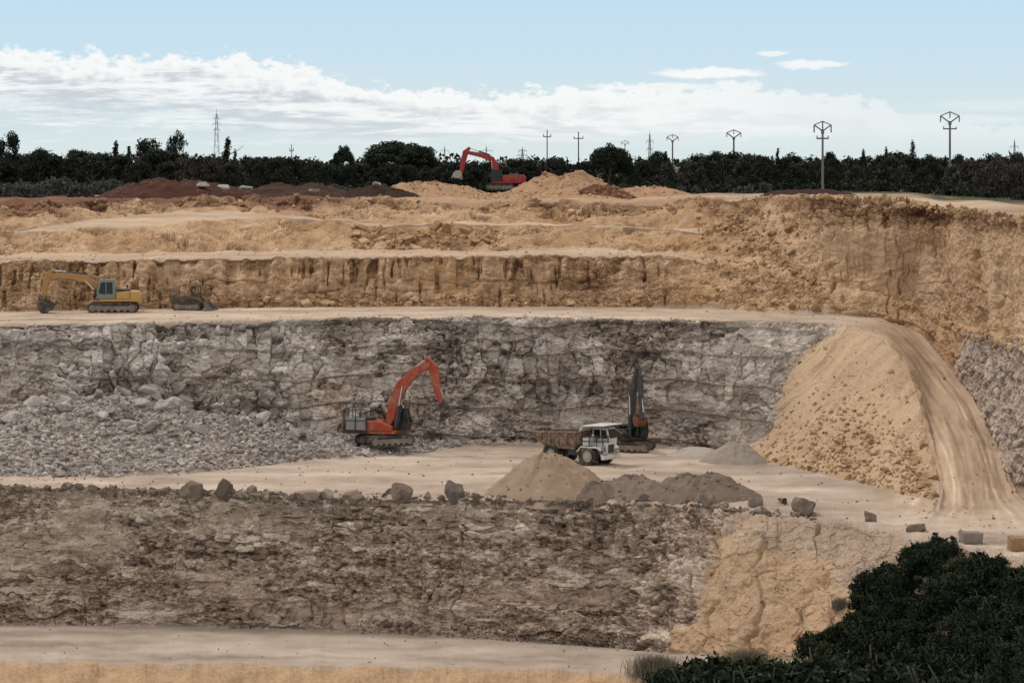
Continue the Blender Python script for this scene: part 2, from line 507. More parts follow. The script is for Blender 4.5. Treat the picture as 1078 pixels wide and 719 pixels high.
# front face: bedded, brown
sl = rows_of('A0', 'C')
d1, c1, g1 = blocky(sl, 2.0, .62, 2.0, .26, .08, 203, 1.1, .5)
d2, c2, g2 = blocky(sl, .75, .34, .75, .20, .08, 223, .5, .35)
d3, c3, g3 = blocky(sl, .36, .22, .36, .11, .05, 243, .2, .18)
strata = np.abs(np.modf((Z[sl] + fbm(X[sl] / 12, Yg[sl] / 12, Z[sl] * 0, 3, 255) * .8) / 1.9 + 40)[0] - .5) * 2
sm = sstep(fbm(X[sl] / 6, Yg[sl] / 6, Z[sl] / 2.6, 4, 298), -.12, .32)
d2, d3 = d2 * (1 - .6 * sm), d3 * (1 - .7 * sm)
c2, c3 = .5 + (c2 - .5) * (1 - .55 * sm), .5 + (c3 - .5) * (1 - .8 * sm)
vj = np.clip(1 - np.abs(fbm(X[sl] / 1.6 + fbm(Z[sl] / 2, X[sl] / 3, Z[sl] * 0, 3, 293) * .5, Yg[sl] / 4, Z[sl] / 9, 3, 294)) * 7, 0, 1) * sstep(fbm(X[sl] / 7, Yg[sl] / 7, Z[sl] / 5, 3, 292), .0, .4)
blk = sstep(fbm(X[sl] / 7, Yg[sl] / 7, Z[sl] / 2.5, 3, 297), -.1, .45)
dd = d1 * (.25 + 1.0 * blk) + d2 * (.62 - .25 * blk) + d3 * 1.15 + fbm(X[sl] / 7, Yg[sl] / 7, Z[sl] / 4, 3, 271) * .42 + (strata - .5) * .26 - np.clip(1 - np.abs(fbm(X[sl] / 2.2, Yg[sl] / 2.2, Z[sl] / .6, 4, 287)) * 2.6, 0, 1) ** 3 * .26 + fbm(X[sl] / .6, Yg[sl] / .6, Z[sl] / .4, 3, 290) * .12
dd = dd * .78 - vj * .35
D[sl] += dd * frontrock[sl]
palep = sstep(fbm(X[sl] / 4.5, Yg[sl] / 4.5, Z[sl] / 1.6, 4, 295), .12, .6)
darkp = sstep(fbm(X[sl] / 6, Yg[sl] / 6, Z[sl] / 1.8, 4, 296), .05, .55)
spots = sum(a_ * np.exp(-(((PXC[sl] + jit[sl] * .35 - x_) / rx) ** 2 + ((PYG0[sl] - y_ + jit[sl] * .2) / ry) ** 2) ** 2) for x_, y_, rx, ry, a_ in
            ((152, 540, 12, 8, .7), (308, 634, 17, 9, .75), (345, 612, 12, 12, .4), (370, 604, 14, 6, .45), (60, 560, 40, 12, .22), (480, 640, 14, 8, .3)))
bedt = fbm(X[sl] / 14, Yg[sl] / 14, Z[sl] / .45, 3, 299)
tone[sl] += ((c1 - .5) * .55 + (c2 - .5) * .7 + (c3 - .5) * .6 + .10 * sm - .16 * sstep(PXC[sl], 520, 640) + bedt * .26 + spots + palep * .45 - darkp * .12 + .10) * frontrock[sl]
crackz = 0
for xa, xb, wd in ((806, 792, 2.2), (878, 868, 1.8), (862, 836, 1.3), (760, 742, 1.5)):
    xl = xb + (xa - xb) * tA[sl] + fbm(Z[sl] / 1.3 + xa, Z[sl] * 0, Z[sl] * 0, 3, 306) * 9
    crackz = np.maximum(crackz, np.exp(-((PXC[sl] - xl) / wd) ** 2) * sstep(fbm(Z[sl] / 2.4 + xb, Z[sl] * 0, Z[sl] * 0, 2, 307), -.3, .2))
tone[sl] += sandface[sl] * (-.06 + fbm(X[sl] / 2.5, Yg[sl] / 2.5, Z[sl] / 3.5, 4, 308) * .22 - crackz * .2)
gul = fbm(X[sl] / 2.4, Yg[sl] * 0, Z[sl] / 7, 4, 300)
D[sl] += sandface[sl] * (gul * .42 - crackz * .35 + (c1 - .5) * .16 + (c2 - .5) * .12 + fbm(X[sl] / 1.1, Yg[sl] / 1.1, Z[sl] / 1.1, 4, 311) * .20 + fbm(X[sl] / 6, Yg[sl] / 6, Z[sl] / 5, 3, 312) * .6)
D[sl] += berm[sl] * (fbm(X[sl] / 2.5, Yg[sl] / 2.5, Z[sl] / 2.5, 4, 320) * .45)
# the ground behind the lip slumps towards the slope on the right
D[sl] += (fbm(X[sl] / 2, Yg[sl] / 2, Z[sl] * 0, 4, 330) * .22) * band('B', SI['B'] + .3, .2)[sl] * pxr(700, 1400)[sl]

# ochre faces
sl = rows_of('F', 'K')
x, y, z = X[sl], Yg[sl], Z[sl]
flute = fbm(x / .8, y / 3, z / 6, 4, 400)
flute2 = fbm(x / 2.6, y / 5, z / 9, 3, 410)
rough = fbm(x / .9, y / .9, z / .6, 4, 420)
seam = np.exp(-((z - (CAMZ - 12.3) + fbm(x / 3, y / 3, z * 0, 4, 425) * .45) / .13) ** 2) * sstep(fbm(x / 5, y / 5, z * 0, 3, 426), -.25, .25)
seam2 = np.exp(-((z - (CAMZ - 13.2) + fbm(x / 2, y / 2, z * 0, 4, 427) * .5) / .10) ** 2) * sstep(fbm(x / 4, y / 4, z * 0, 3, 428), 0, .4)
seam = np.maximum(seam, seam2)
fine_ = fbm(x / .5, y / .5, z / .35, 3, 429)
stain = fbm(x / .9, y / 6, z / 5, 4, 431)
stain2 = fbm(x / 4, y / 8, z / 2.5, 4, 432)
vmark = sstep(fbm(x / .42, y / 4, z / 2.6, 3, 434) + .35 * fbm(x / 5, y / 5, z / 2, 2, 435), .38, .75)
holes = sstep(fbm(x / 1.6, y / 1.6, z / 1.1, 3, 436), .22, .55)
d1, c1, g1 = blocky(sl, 1.3, .8, 1.3, .25, .18, 433, .4, .3)
d2, c2, g2 = blocky(sl, .55, .4, .55, .13, .1, 453, .2, .15)
big = fbm(x / 8, y / 8, z / 5, 3, 440)
w1 = wall1[sl]
D[sl] += w1 * (flute * .38 - vmark * .3 + flute2 * .5 + rough * .22 + fine_ * .09 - seam * .22 + big * .5 + (d2 * .8 + d1 * .5) * sstep(big, -.25, .45))
tone[sl] += w1 * (stain * .38 + stain2 * .34 - .04 - vmark * .55 + rough * .25 + fine_ * .15 - seam * .25 + (c1 - .5) * .3 + (c2 - .5) * .2)
w2 = np.clip(wall2a + wall2b, 0, 1)[sl]
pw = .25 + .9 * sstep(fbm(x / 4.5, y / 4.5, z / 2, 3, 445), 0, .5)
hollow = np.clip(fbm(x / 5, y / 9, z / 2.2, 3, 447) - .15, 0, 1)  # concave hollows; their shading is also painted into the tone below
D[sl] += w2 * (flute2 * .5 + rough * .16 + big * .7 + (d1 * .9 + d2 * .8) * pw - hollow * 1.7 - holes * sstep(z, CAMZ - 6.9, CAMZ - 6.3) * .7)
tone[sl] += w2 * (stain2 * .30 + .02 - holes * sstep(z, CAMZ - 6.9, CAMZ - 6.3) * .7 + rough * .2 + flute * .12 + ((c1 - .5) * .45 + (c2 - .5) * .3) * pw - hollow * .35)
ws = np.clip(slope_r + ledge_r, 0, 1)[sl]
patch = sstep(fbm(x / 5, y / 5, z / 3, 3, 460), .0, .55)
D[sl] += ws * (big * .9 + rough * .22 + fine_ * .08 + (d1 + d2) * (.08 + patch * .85))
tone[sl] += ws * (stain2 * .4 + .04 + rough * .2 + (c1 - .5) * .45 * patch + big * .12)
tw = tall[sl]
fl_t = fbm(x / .7, y / .7, z / 8, 4, 470)
crestclods = sstep(z, CAMZ - 7.2, CAMZ - 5.0)
D[sl] += tw * (fine_ * .10 - vmark * .16 + d2 * .22 + (c1 - .5) * .12 + fl_t * .16 + fbm(x / 4, y / 4, z / 9, 3, 475) * .5 + rough * .12 + big * .4 + (d1 * 1.5 + d2 * 1.2) * crestclods - seam * .15)
tone[sl] += tw * (stain * .30 + stain2 * .20 + .10 - vmark * .32 + rough * .12 - seam * .25 + (c2 - .5) * .18 + ((c1 - .5) * .5 - .25) * crestclods)
rg = rightgrey[sl]
D[sl] += rg * (d1 * .8 + d2 * .7 + big * .5)
tone[sl] += rg * ((c1 - .5) * .6 + (c2 - .5) * .6)
# vertical fissures in the tall wall: shallow cuts, their shade painted into tone
for fx_, wd, dp in ((947, 1.0, .30), (1029, 2.2, .8), (1035, 1.0, .4), (935, .8, .2), (984, .9, .2), (958, .8, .2), (876, 1.4, .35), (1052, .9, .25)):
    wob = fbm(np.full_like(x, fx_ * .37), y * 0, z / 1.1, 3, 480) * 2.4
    fis = np.exp(-((PXC[sl] - fx_ - wob) / wd) ** 2) * tw * sstep(fbm(z / 1.6 + fx_, z * 0, z * 0, 2, 481) + sstep(z, CAMZ - 15, CAMZ - 6) * .5, -.1, .4)
    D[sl] -= fis * dp
    tone[sl] -= fis * .3
# a dark hollow in the first ochre face
hol = np.exp(-((PXC[sl] - 461) / 3.5) ** 2) * sstep(RV[sl], SI['F'] + .28, SI['F'] + .4) * (1 - sstep(RV[sl], SI['F'] + .62, SI['F'] + .75))
D[sl] -= hol * 1.1
tone[sl] -= hol * .5

# flat ground: gentle swells, wheel ruts along the haul road
sw = fbm(X / 9, Yg / 9, Z * 0, 3, 500) * .10 + fbm(X / 2.4, Yg / 3.5, Z * 0, 3, 510) * .035
far = sstep(Yg, 330, 420)
D += flat * sw * (1 - .0 * far)
tE = np.clip(RV - SI['E'], 0, 1)
road = band('E', 'F', .03)
ramp_zone = np.clip(road + band('C', 'E', .03) * sstep(PXC, 984, 992) + band('B', 'C', .03) * sstep(RV, SI['C'] - .75, SI['C'] + .05), 0, 1)
rampmask = sstep(PXC, 880, 950) * ramp_zone


def dist_line(pts):
    w = np.array([((p - CX) * yy / F, yy) for p, yy in pts])
    best = np.full(X.shape, 1e9, np.float32)
    for a, b in zip(w[:-1], w[1:]):
        ab = b - a
        t = np.clip(((X - a[0]) * ab[0] + (Yg - a[1]) * ab[1]) / (ab @ ab), 0, 1)
        best = np.minimum(best, np.hypot(X - a[0] - t * ab[0], Yg - a[1] - t * ab[1]))
    return best


dl = dist_line([(860, 284), (895, 281), (935, 272), (960, 264), (975, 254), (985, 246), (990, 236), (985, 226), (960, 214)])
dr_ = dist_line([(860, 296), (920, 290), (965, 286), (1000, 276), (1030, 262), (1050, 251), (1060, 241), (1075, 230), (1110, 216)])
sL = dl / (dl + dr_ + .01)
rut = (np.sin(sL * 2 * math.pi * 2.1 + fbm(X / 9, Yg / 9, X * 0, 3, 520) * 1.6) * .25 + fbm(sL * 13 + fbm(X / 7, Yg / 7, X * 0, 2, 531) * .9, Yg / 16, sL * 0, 4, 530) * .7 + fbm(X / 1.5, Yg / 2.5, X * 0, 4, 532) * .45) * sstep(sL, .02, .1) * (1 - sstep(sL, .9, .98))
D += rampmask * rut * (.085 + .05 * fbm(X / 4, Yg / 4, X * 0, 2, 533))
D += flat * fbm(X / .6, Yg / .8, Z * 0, 3, 534) * .016
D += band('B', SI['B'] + .1, .02) * fbm(X / .9, Yg / .9, Z * 0, 4, 535) * .28
# loose windrow on the outer edge of the ramp
D += rampmask * (np.exp(-((sL - .03) / .035) ** 2) * .45 + np.exp(-((sL - .97) / .04) ** 2) * .4) * (.7 + .5 * fbm(X / 1.5, Yg / 1.5, Z * 0, 3, 545))
# a low soil bank at the foot of the back bench, clods on the plateau edge
D += band(SI['J'], SI['J'] + .25, .15) * (fbm(X / 1.6, Yg / 1.6, Z * 0, 4, 540) * .35 + .1)
D += band(SI['J'] + .1, SI['K'], .2) * fbm(X / 7, Yg / 30, Z * 0, 3, 541) * .35

G1 = G0 + Nn * D[..., None]

# ---- what the ground is made of (0..1 weights carried as attributes)
ochre = np.clip(sandface + emb + wall1 + slope_r + tall + ledge_r + wall2a + wall2b + berm, 0, 1)
upflat = flat * sstep(RV, SI['G'] - .1, SI['G'] + .1)
ochre = np.clip(ochre + upflat * .8 + rampmask * .85 + band('E', 'F', .03) * .3, 0, 1)
floor = np.clip(flat * (1 - .25 * upflat), 0, 1)
rimz = sstep(RV, SI['B'] - .02, SI['B']) * (1 - sstep(RV + fbm(X / 3, Yg / 3, X * 0, 3, 590) * .06, SI['B'] + .06, SI['B'] + .14))
floor = floor * (1 - rimz * .8)
ochre = np.clip(ochre - rimz, 0, 1)
sandtop = sandface * sstep(tA + fbm(X / 4, Yg / 4, Z / 4, 4, 591) * .18 + sstep(PXC, 820, 930) * .35, .72, 1.0)
ochre = np.clip(ochre - sandtop * .75, 0, 1)
slump = np.exp(-((PXC - 347) / 22) ** 2 - ((PYG0 - 418) / 24) ** 2) * greywall
brown = np.clip(slump * 1.1 + frontrock + rimz + sandtop + rightgrey * .6 + lowgrey * .25, 0, 1)
dust = np.clip(band('A1', 'A2', .05) * .8 + band('B', 'C', .1) * sstep(PXC + jit, 700, 760) * (1 - sstep(PXC + jit, 880, 980)) * .6 * sstep(RV, SI['B'] + .5, SI['B'] + .9) + band('B', 'C', .05) * np.clip(.25 + fbm(X / 10, Yg / 10, X * 0, 3, 592) * .5, 0, 1) * .6, 0, 1)
zc = Z - (CAMZ - 4.9) + fbm(X / 3, Yg / 3, Z / 3, 3, 560) * .5
redn = fbm(X / 9, Yg / 9, Z / 9, 3, 570)
red = sstep(zc, -1.6, -.3) * band(SI['I2'] + .3, SI['K'] + .3, .2) * np.clip(.75 - sstep(PXC, 620, 700) * .5 + redn * .6, 0, 1)
red = np.where(PXC < 330, red * 1.15, red * .8) + band(SI['J'] - .12, SI['J'] + .5, .1) * (1 - sstep(PXC, 330, 390)) * .5
red = np.clip(red + tall * sstep(zc, -1.9, -.2) * sstep(redn, -.5, .4) * .75, 0, 1)
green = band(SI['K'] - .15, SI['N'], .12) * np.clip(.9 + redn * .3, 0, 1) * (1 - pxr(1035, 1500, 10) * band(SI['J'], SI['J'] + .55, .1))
lanes = sum(np.exp(-((sL - c_ - fbm(Yg / 14 + c_ * 9, Yg * 0, Yg * 0, 3, 551) * .035) / w_) ** 2) * a_ for c_, w_, a_ in ((.16, .022, 1.0), (.25, .03, .7), (.40, .025, .5), (.60, .03, .6), (.72, .022, 1.0), (.84, .03, .8)))
lanes = lanes * (.65 + .6 * fbm(X / 3, Yg / 3, X * 0, 3, 552))
G1 = G1 - Nn * (rampmask * lanes * .10)[..., None]
rutc = rampmask * (rut * .7 + lanes * 1.4 - .5)
streak = (fbm(X / 12, Yg / 3.2, Z * 0, 4, 580) * .6 + fbm(X / 1.6, Yg / 1.6, Z * 0, 4, 581) * .28) * flat * (1 - rampmask) + rutc * .8
pale = np.clip(emb * .35 + rampmask * .4, 0, 1) + pxr(720, 1300, 60) * band('C', SI['C'] + .02, .02) * 0

idx = np.arange(NR * NC).reshape(NR, NC)
floor = np.clip(floor + emb * .62 + sandface * .3, 0, 1)
crestflat = band('J', SI['J'] + .75, .15) * pxr(380, 720, 30)
ochre = np.clip(ochre + crestflat, 0, 1)
floor = floor * (1 - crestflat * .8)
red = red * (1 - crestflat * .75)
ATT = {'dust': dust, 'ochre': ochre, 'floor': floor, 'brown': brown, 'red': np.clip(red, 0, 1), 'green': np.clip(green, 0, 1), 'tone': np.clip(tone, -1, 1), 'streak': streak}


def sheet(name, a, b, mat, smooth):
    r0, r1 = START[a], START[b] + 1
    ii = idx[r0:r1] - r0 * NC
    f = np.stack([ii[:-1, :-1], ii[:-1, 1:], ii[1:, 1:], ii[1:, :-1]], -1).reshape(-1, 4)
    at = {k: v[r0:r1].ravel() for k, v in ATT.items()}
    me = mesh_np(name, G1[r0:r1].reshape(-1, 3), f, smooth, at)
    return tag(link(name, me, mat), kind='structure')


# ---- the rock and soil material
def ground_material():
    m = bpy.data.materials.new('quarry_ground')
    m.use_nodes = True
    m.node_tree.nodes.clear()
    N = NT(m.node_tree)
    o = N.new('ShaderNodeOutputMaterial')
    b = N.new('ShaderNodeBsdfPrincipled')
    b.inputs['Roughness'].default_value = .95
    b.inputs['Specular IOR Level'].default_value = .15
    N.l.new(b.outputs[0], o.inputs[0])
    co = N.new('ShaderNodeTexCoord').outputs['Object']
    sp = N.new('ShaderNodeSeparateXYZ')
    N.l.new(co, sp.inputs[0])
    bed = N.xyz(sp.outputs[0], sp.outputs[1], N.math('MULTIPLY', sp.outputs[2], 3.0))
    n_big = N.noise(co, .12, 5, .6)
    n_mid = N.noise(bed, .55, 6, .65, .3)
    n_fin = N.noise(co, 3.2, 5, .7)
    n_bed = N.noise(bed, .28, 5, .6)
    n_blk = N.noise(N.xyz(sp.outputs[0], sp.outputs[1], N.math('MULTIPLY', sp.outputs[2], .8)), .8, 6, .68)
    n_mid = N.math('ADD', N.math('MULTIPLY', n_mid, .45), N.math('MULTIPLY', n_blk, .55))
    n_cr = N.noise(co, 6.0, 3, .6)
    tone_ = N.attr('tone')
    tt = N.math('ADD', N.math('MULTIPLY', tone_, .9), N.math('ADD', N.math('MULTIPLY_ADD', n_mid, 1.1, -.55), N.math('MULTIPLY_ADD', n_fin, 1.15, -.575)))
    tt = N.math('ADD', tt, N.math('MULTIPLY_ADD', n_cr, .8, -.4))
    t01 = N.math('MULTIPLY_ADD', tt, .62, .5, clamp=True)
    grey = N.ramp(t01, [(0, (.080, .060, .051)), (.32, (.262, .215, .184)), (.64, (.432, .374, .330)), (1, (.66, .605, .56))])
    grey = N.mix(N.math('MULTIPLY', N.step(n_big, .50, .68), .65), grey, N.ramp(t01, [(0, (.085, .058, .042)), (1, (.38, .29, .22))]))
    grey = N.mix(N.math('MULTIPLY', N.step(n_bed, .60, .72), .45), grey, (.50, .48, .46))
    brn = N.ramp(t01, [(0, (.075, .048, .035)), (.34, (.262, .188, .142)), (.66, (.410, .316, .250)), (1, (.60, .51, .43))])
    brn = N.mix(N.math('MULTIPLY', N.step(n_bed, .56, .70), .5), brn, N.ramp(t01, [(0, (.14, .110, .092)), (1, (.50, .43, .37))]))
    och = N.ramp(t01, [(0, (.105, .053, .028)), (.32, (.312, .192, .110)), (.64, (.470, .322, .202)), (1, (.65, .495, .36))])
    och = N.mix(N.math('MULTIPLY', N.step(n_big, .52, .66), .55), och, N.ramp(t01, [(0, (.19, .105, .048)), (.5, (.355, .205, .095)), (1, (.50, .33, .175))]))
    och = N.mix(N.math('MULTIPLY', N.step(n_bed, .58, .70), .4), och, (.56, .41, .26))
    st = N.attr('streak')
    fl = N.math('MULTIPLY_ADD', N.math('ADD', st, N.math('ADD', N.math('MULTIPLY_ADD', n_big, 1.4, -.7), N.math('MULTIPLY_ADD', n_fin, .9, -.45))), .55, .48, clamp=True)
    flo = N.ramp(fl, [(0, (.235, .182, .142)), (.45, (.405, .325, .262)), (.75, (.505, .418, .345)), (1, (.61, .52, .43))])
    floo = N.ramp(fl, [(0, (.28, .195, .13)), (.45, (.44, .325, .225)), (1, (.60, .47, .345))])
    flo = N.mix(N.attr('ochre'), flo, floo)
    c = N.mix(N.attr('brown'), grey, brn)
    c = N.mix(N.attr('ochre'), c, och)
    flo = N.mix(N.attr('dust'), flo, N.ramp(fl, [(0, (.20, .160, .130)), (.5, (.345, .285, .235)), (1, (.47, .40, .34))]))
    c = N.mix(N.attr('floor'), c, flo)
    redc = N.ramp(t01, [(0, (.040, .018, .012)), (.5, (.14, .065, .038)), (1, (.32, .18, .115))])
    c = N.mix(N.attr('red'), c, redc)
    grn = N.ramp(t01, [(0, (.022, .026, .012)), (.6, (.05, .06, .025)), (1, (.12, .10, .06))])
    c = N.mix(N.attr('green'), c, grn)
    N.l.new(c, b.inputs['Base Color'])
    bp = N.new('ShaderNodeBump')
    bp.inputs['Strength'].default_value = .6
    bp.inputs['Distance'].default_value = .12
    N.l.new(N.noise(co, 2.4, 8, .72), bp.inputs['Height'])
    N.l.new(bp.outputs[0], b.inputs['Normal'])
    return m


M_GROUND = ground_material()
sheet('foreground_bank', 'A0', 'A1', M_GROUND, True)
sheet('lower_track', 'A1', 'A2', M_GROUND, True)
sheet('front_rock_face', 'A2', 'B', M_GROUND, False)
sheet('quarry_floor', 'B', 'C', M_GROUND, True)
sheet('rubble_slope', 'C', 'D', M_GROUND, False)
sheet('grey_rock_face', 'D', 'E', M_GROUND, False)
sheet('haul_road', 'E', 'F', M_GROUND, True)
sheet('ochre_rock_face', 'F', 'G', M_GROUND, False)
sheet('bench_road', 'G', 'H', M_GROUND, True)
sheet('upper_rock_face', 'H', 'I', M_GROUND, False)
sheet('upper_bench_path', 'I', 'I2', M_GROUND, True)
sheet('crest_rock_face', 'I2', 'J', M_GROUND, False)
sheet('plateau_ground', 'J', 'N', M_GROUND, True)

# where the ground is: by photo pixel, and on the plateau by distance
PYG = HY - (G1[..., 2] - CAMZ) * F / G1[..., 1]


def ground(px, py, seg=None):
    c = int(np.argmin(np.abs(cols - px)))
    q = np.abs(PYG[:, c] - py)
    if seg:
        mk = np.ones(NR, bool)
        mk[START[seg[0]]:START[seg[1]] + 1] = False
        q = np.where(mk, 1e9, q)
    k = int(np.argmin(q))
    return Vector(G1[k, c])


def plateau(px, Y):
    c = int(np.argmin(np.abs(cols - px)))
    s = START['J']
    z = float(np.interp(Y, G1[s:, c, 1], G1[s:, c, 2]))
    return Vector(((px - CX) * Y / F, Y, z))


def floor_at(px, Y, a='B', b='C'):
    """height of the quarry floor at a column and distance"""
    c = int(np.argmin(np.abs(cols - px)))
    s, e = START[a], START[b] + 1
    z = float(np.interp(Y, G1[s:e, c, 1], G1[s:e, c, 2]))
    return Vector(((px - CX) * Y / F, Y, z))


# ------------------------------------------------------------------ simple materials
def simple_mat(name, col, rough=.6, metal=0.0, dirt=None, dirt_amt=.35, scale=1.6, rand=0.0):
    """paint, rubber or metal with procedural dust and wear; dirt keeps a colour of its own"""
    m = bpy.data.materials.new(name)
    m.use_nodes = True
    m.node_tree.nodes.clear()
    N = NT(m.node_tree)
    o = N.new('ShaderNodeOutputMaterial')
    b = N.new('ShaderNodeBsdfPrincipled')
    b.inputs['Roughness'].default_value = rough
    b.inputs['Metallic'].default_value = metal
    b.inputs['Specular IOR Level'].default_value = .35
    N.l.new(b.outputs[0], o.inputs[0])
    co = N.new('ShaderNodeTexCoord').outputs['Object']
    n1 = N.noise(co, scale, 6, .65)
    n2 = N.noise(co, scale * 5, 4, .6)
    c = N.mix(N.math('MULTIPLY', N.step(n2, .4, .7), .35), col, tuple(x * .72 for x in col))
    if dirt:
        c = N.mix(N.math('MULTIPLY', N.step(n1, .42, .68), dirt_amt), c, dirt)
    if rand:
        rn = N.new('ShaderNodeObjectInfo').outputs['Random']
        c = N.mix(N.math('MULTIPLY', rn, rand), c, tuple(x * .55 for x in col))
    N.l.new(c, b.inputs['Base Color'])
    return m


def rock_mat(name, lo, mid, hi, use_tone=False, scale=1.2):
    m = bpy.data.materials.new(name)
    m.use_nodes = True
    m.node_tree.nodes.clear()
    N = NT(m.node_tree)
    o = N.new('ShaderNodeOutputMaterial')
    b = N.new('ShaderNodeBsdfPrincipled')
    b.inputs['Roughness'].default_value = .95
    b.inputs['Specular IOR Level'].default_value = .12
    N.l.new(b.outputs[0], o.inputs[0])
    co = N.new('ShaderNodeTexCoord').outputs['Object']
    n1 = N.noise(co, scale, 6, .65)
    n2 = N.noise(co, scale * 6, 4, .7)
    rn = N.attr('tone') if use_tone else N.new('ShaderNodeObjectInfo').outputs['Random']
    t = N.math('ADD', N.math('MULTIPLY_ADD', rn, .75, -.375), N.math('ADD', N.math('MULTIPLY_ADD', n1, 1.1, -.55), N.math('MULTIPLY_ADD', n2, .7, -.35)))
    t = N.math('MULTIPLY_ADD', t, .7, .5, clamp=True)
    c = N.ramp(t, [(0, lo), (.5, mid), (1, hi)])
    N.l.new(c, b.inputs['Base Color'])
    bp = N.new('ShaderNodeBump')
    bp.inputs['Strength'].default_value = .9
    bp.inputs['Distance'].default_value = .09
    N.l.new(N.noise(co, scale * 5, 6, .7), bp.inputs['Height'])
    N.l.new(bp.outputs[0], b.inputs['Normal'])
    return m


C_GREY = ((.11, .088, .076), (.345, .308, .283), (.62, .575, .54))
C_BRN = ((.070, .048, .037), (.185, .138, .108), (.38, .30, .245))
C_OCH = ((.16, .088, .045), (.42, .27, .15), (.64, .47, .31))
MR = {'grey': rock_mat('grey_limestone', *C_GREY), 'brown': rock_mat('brown_limestone', *C_BRN), 'ochre': rock_mat('ochre_limestone', *C_OCH)}
MR['stone'] = rock_mat('rim_limestone', (.085, .066, .056), (.225, .185, .158), (.41, .35, .31))
MRS = {'grey': rock_mat('grey_rubble', *C_GREY, use_tone=True), 'brown': rock_mat('brown_rubble', *C_BRN, use_tone=True), 'ochre': rock_mat('ochre_rubble', *C_OCH, use_tone=True)}


# ------------------------------------------------------------------ rocks
def ico(sub):
    bm = bmesh.new()
    bmesh.ops.create_icosphere(bm, subdivisions=sub, radius=1.0)
    v = np.array([x.co[:] for x in bm.verts])
    f = np.array([[y.index for y in x.verts] for x in bm.faces])
    bm.free()
    return v, f


ICO = {s: ico(s) for s in (1, 2, 3, 4)}


def rock_geo(seed, sub=3, planes=11, rough=.05):
    """a broken block: a ball cut by random planes"""
    rg = np.random.default_rng(seed)
    v, f = ICO[sub]
    n = rg.normal(size=(planes, 3))
    n[:6] = np.array([[1, 0, 0], [-1, 0, 0], [0, 1, 0], [0, -1, 0], [0, 0, 1], [0, 0, -1]]) + rg.normal(size=(6, 3)) * .22
    n /= np.linalg.norm(n, axis=1, keepdims=True)
    hgt = rg.uniform(.50, .92, planes)
    dt = v @ n.T
    rr = np.where(dt > .05, hgt / np.maximum(dt, .05), 9).min(1)
    rr = np.minimum(rr, 1.25)
    p = v * rr[:, None]
    if rough:
        q = fbm(p[:, 0] * 2.1 + seed, p[:, 1] * 2.1, p[:, 2] * 2.1, 3, seed % 97)
        p = p * (1 + rough * 2 * q)[:, None]
    return p, f


RG = np.random.default_rng(7)
PROTO_ROCK = [mesh_np('rock', *rock_geo(100 + i, 4, 10, .045), smooth=False) for i in range(14)]
SMALL = [rock_geo(300 + i, 1, 9, .0) for i in range(16)]
_rock_mesh = {}


def rock_obj(name, loc, dims, mat, seed, label, group=None, rz=None, sink=.18, tilt=.25, cat='rock'):
    i = seed % len(PROTO_ROCK)
    key = (i, mat.name)
    if key not in _rock_mesh:
        me = PROTO_ROCK[i].copy()
        me.materials.append(mat)
        _rock_mesh[key] = me
    o = bpy.data.objects.new(name, _rock_mesh[key])
    COL.objects.link(o)
    rr = random.Random(seed)
    o.scale = (dims[0] * .55, dims[1] * .55, dims[2] * .55)
    o.rotation_euler = (rr.uniform(-tilt, tilt), rr.uniform(-tilt, tilt), rr.uniform(0, 6.28) if rz is None else rz)
    o.location = Vector(loc) + Vector((0, 0, dims[2] * (.5 - sink)))
    return tag(o, label, cat, group)


# notable boulders along the edge of the quarry floor: px, base py, width px, height px, material, label
RIM = [
 (203, 521, 24, 17, 'brown', 'dark brown boulder with a cleft top on the floor edge, left of its squarer neighbour'),
 (236, 521, 22, 18, 'brown', 'squarish brown boulder on the floor edge, right beside the dark cleft boulder'),
 (326, 525, 26, 10, 'brown', 'low dark wedge of rock on the floor edge, left of the long flat slab'),
 (346, 523, 12, 9, 'stone', 'small pale stone between the dark wedge and the long flat slab on the rim'),
 (371, 524, 24, 9, 'brown', 'long flat brown slab lying on the edge of the quarry floor'),
 (424, 525, 25, 17, 'brown', 'rounded dark boulder on the rim with sloping shoulders, halfway to the gravel heap'),
 (478, 526, 22, 22, 'stone', 'upright grey boulder standing on the rim next to the tan gravel heap'),
 (795, 533, 25, 12, 'stone', 'pale slab-like boulder at the right end of the dark gravel heaps'),
 (824, 530, 9, 6, 'brown', 'small dark stone between the pale slab and the big round boulder'),
 (849, 543, 24, 21, 'brown', 'big rough brown boulder standing alone on the edge above the sandy slope'),
 (916, 550, 18, 13, 'brown', 'dark notched rock on the open floor right of the big brown boulder'),
 (966, 558, 22, 11, 'brown', 'dark elongated rock lying just above the green thicket'),
 (744, 546, 18, 16, 'brown', 'brown rock jutting from the top of the front face below the dark gravel'),
 (600, 528, 9, 7, 'stone', 'small pale block in front of the foot of the tan gravel heap'),
 (650, 527, 18, 8, 'brown', 'flat block of rubble in front of the middle gravel heap'),
 (677, 528, 15, 8, 'stone', 'pale broken block in front of the middle gravel heap'),
]
for i, (px, py, w, h_, mk, lb) in enumerate(RIM):
    g = ground(px, py, ('B', 'C'))
    s = g.y / F
    rock_obj('boulder', g, (w * s, w * s * .8, h_ * s * 1.12), MR[mk], 500 + i * 5, lb, rz=random.Random(i).uniform(-.5, .5), tilt=.25, cat='boulder', sink=.24)


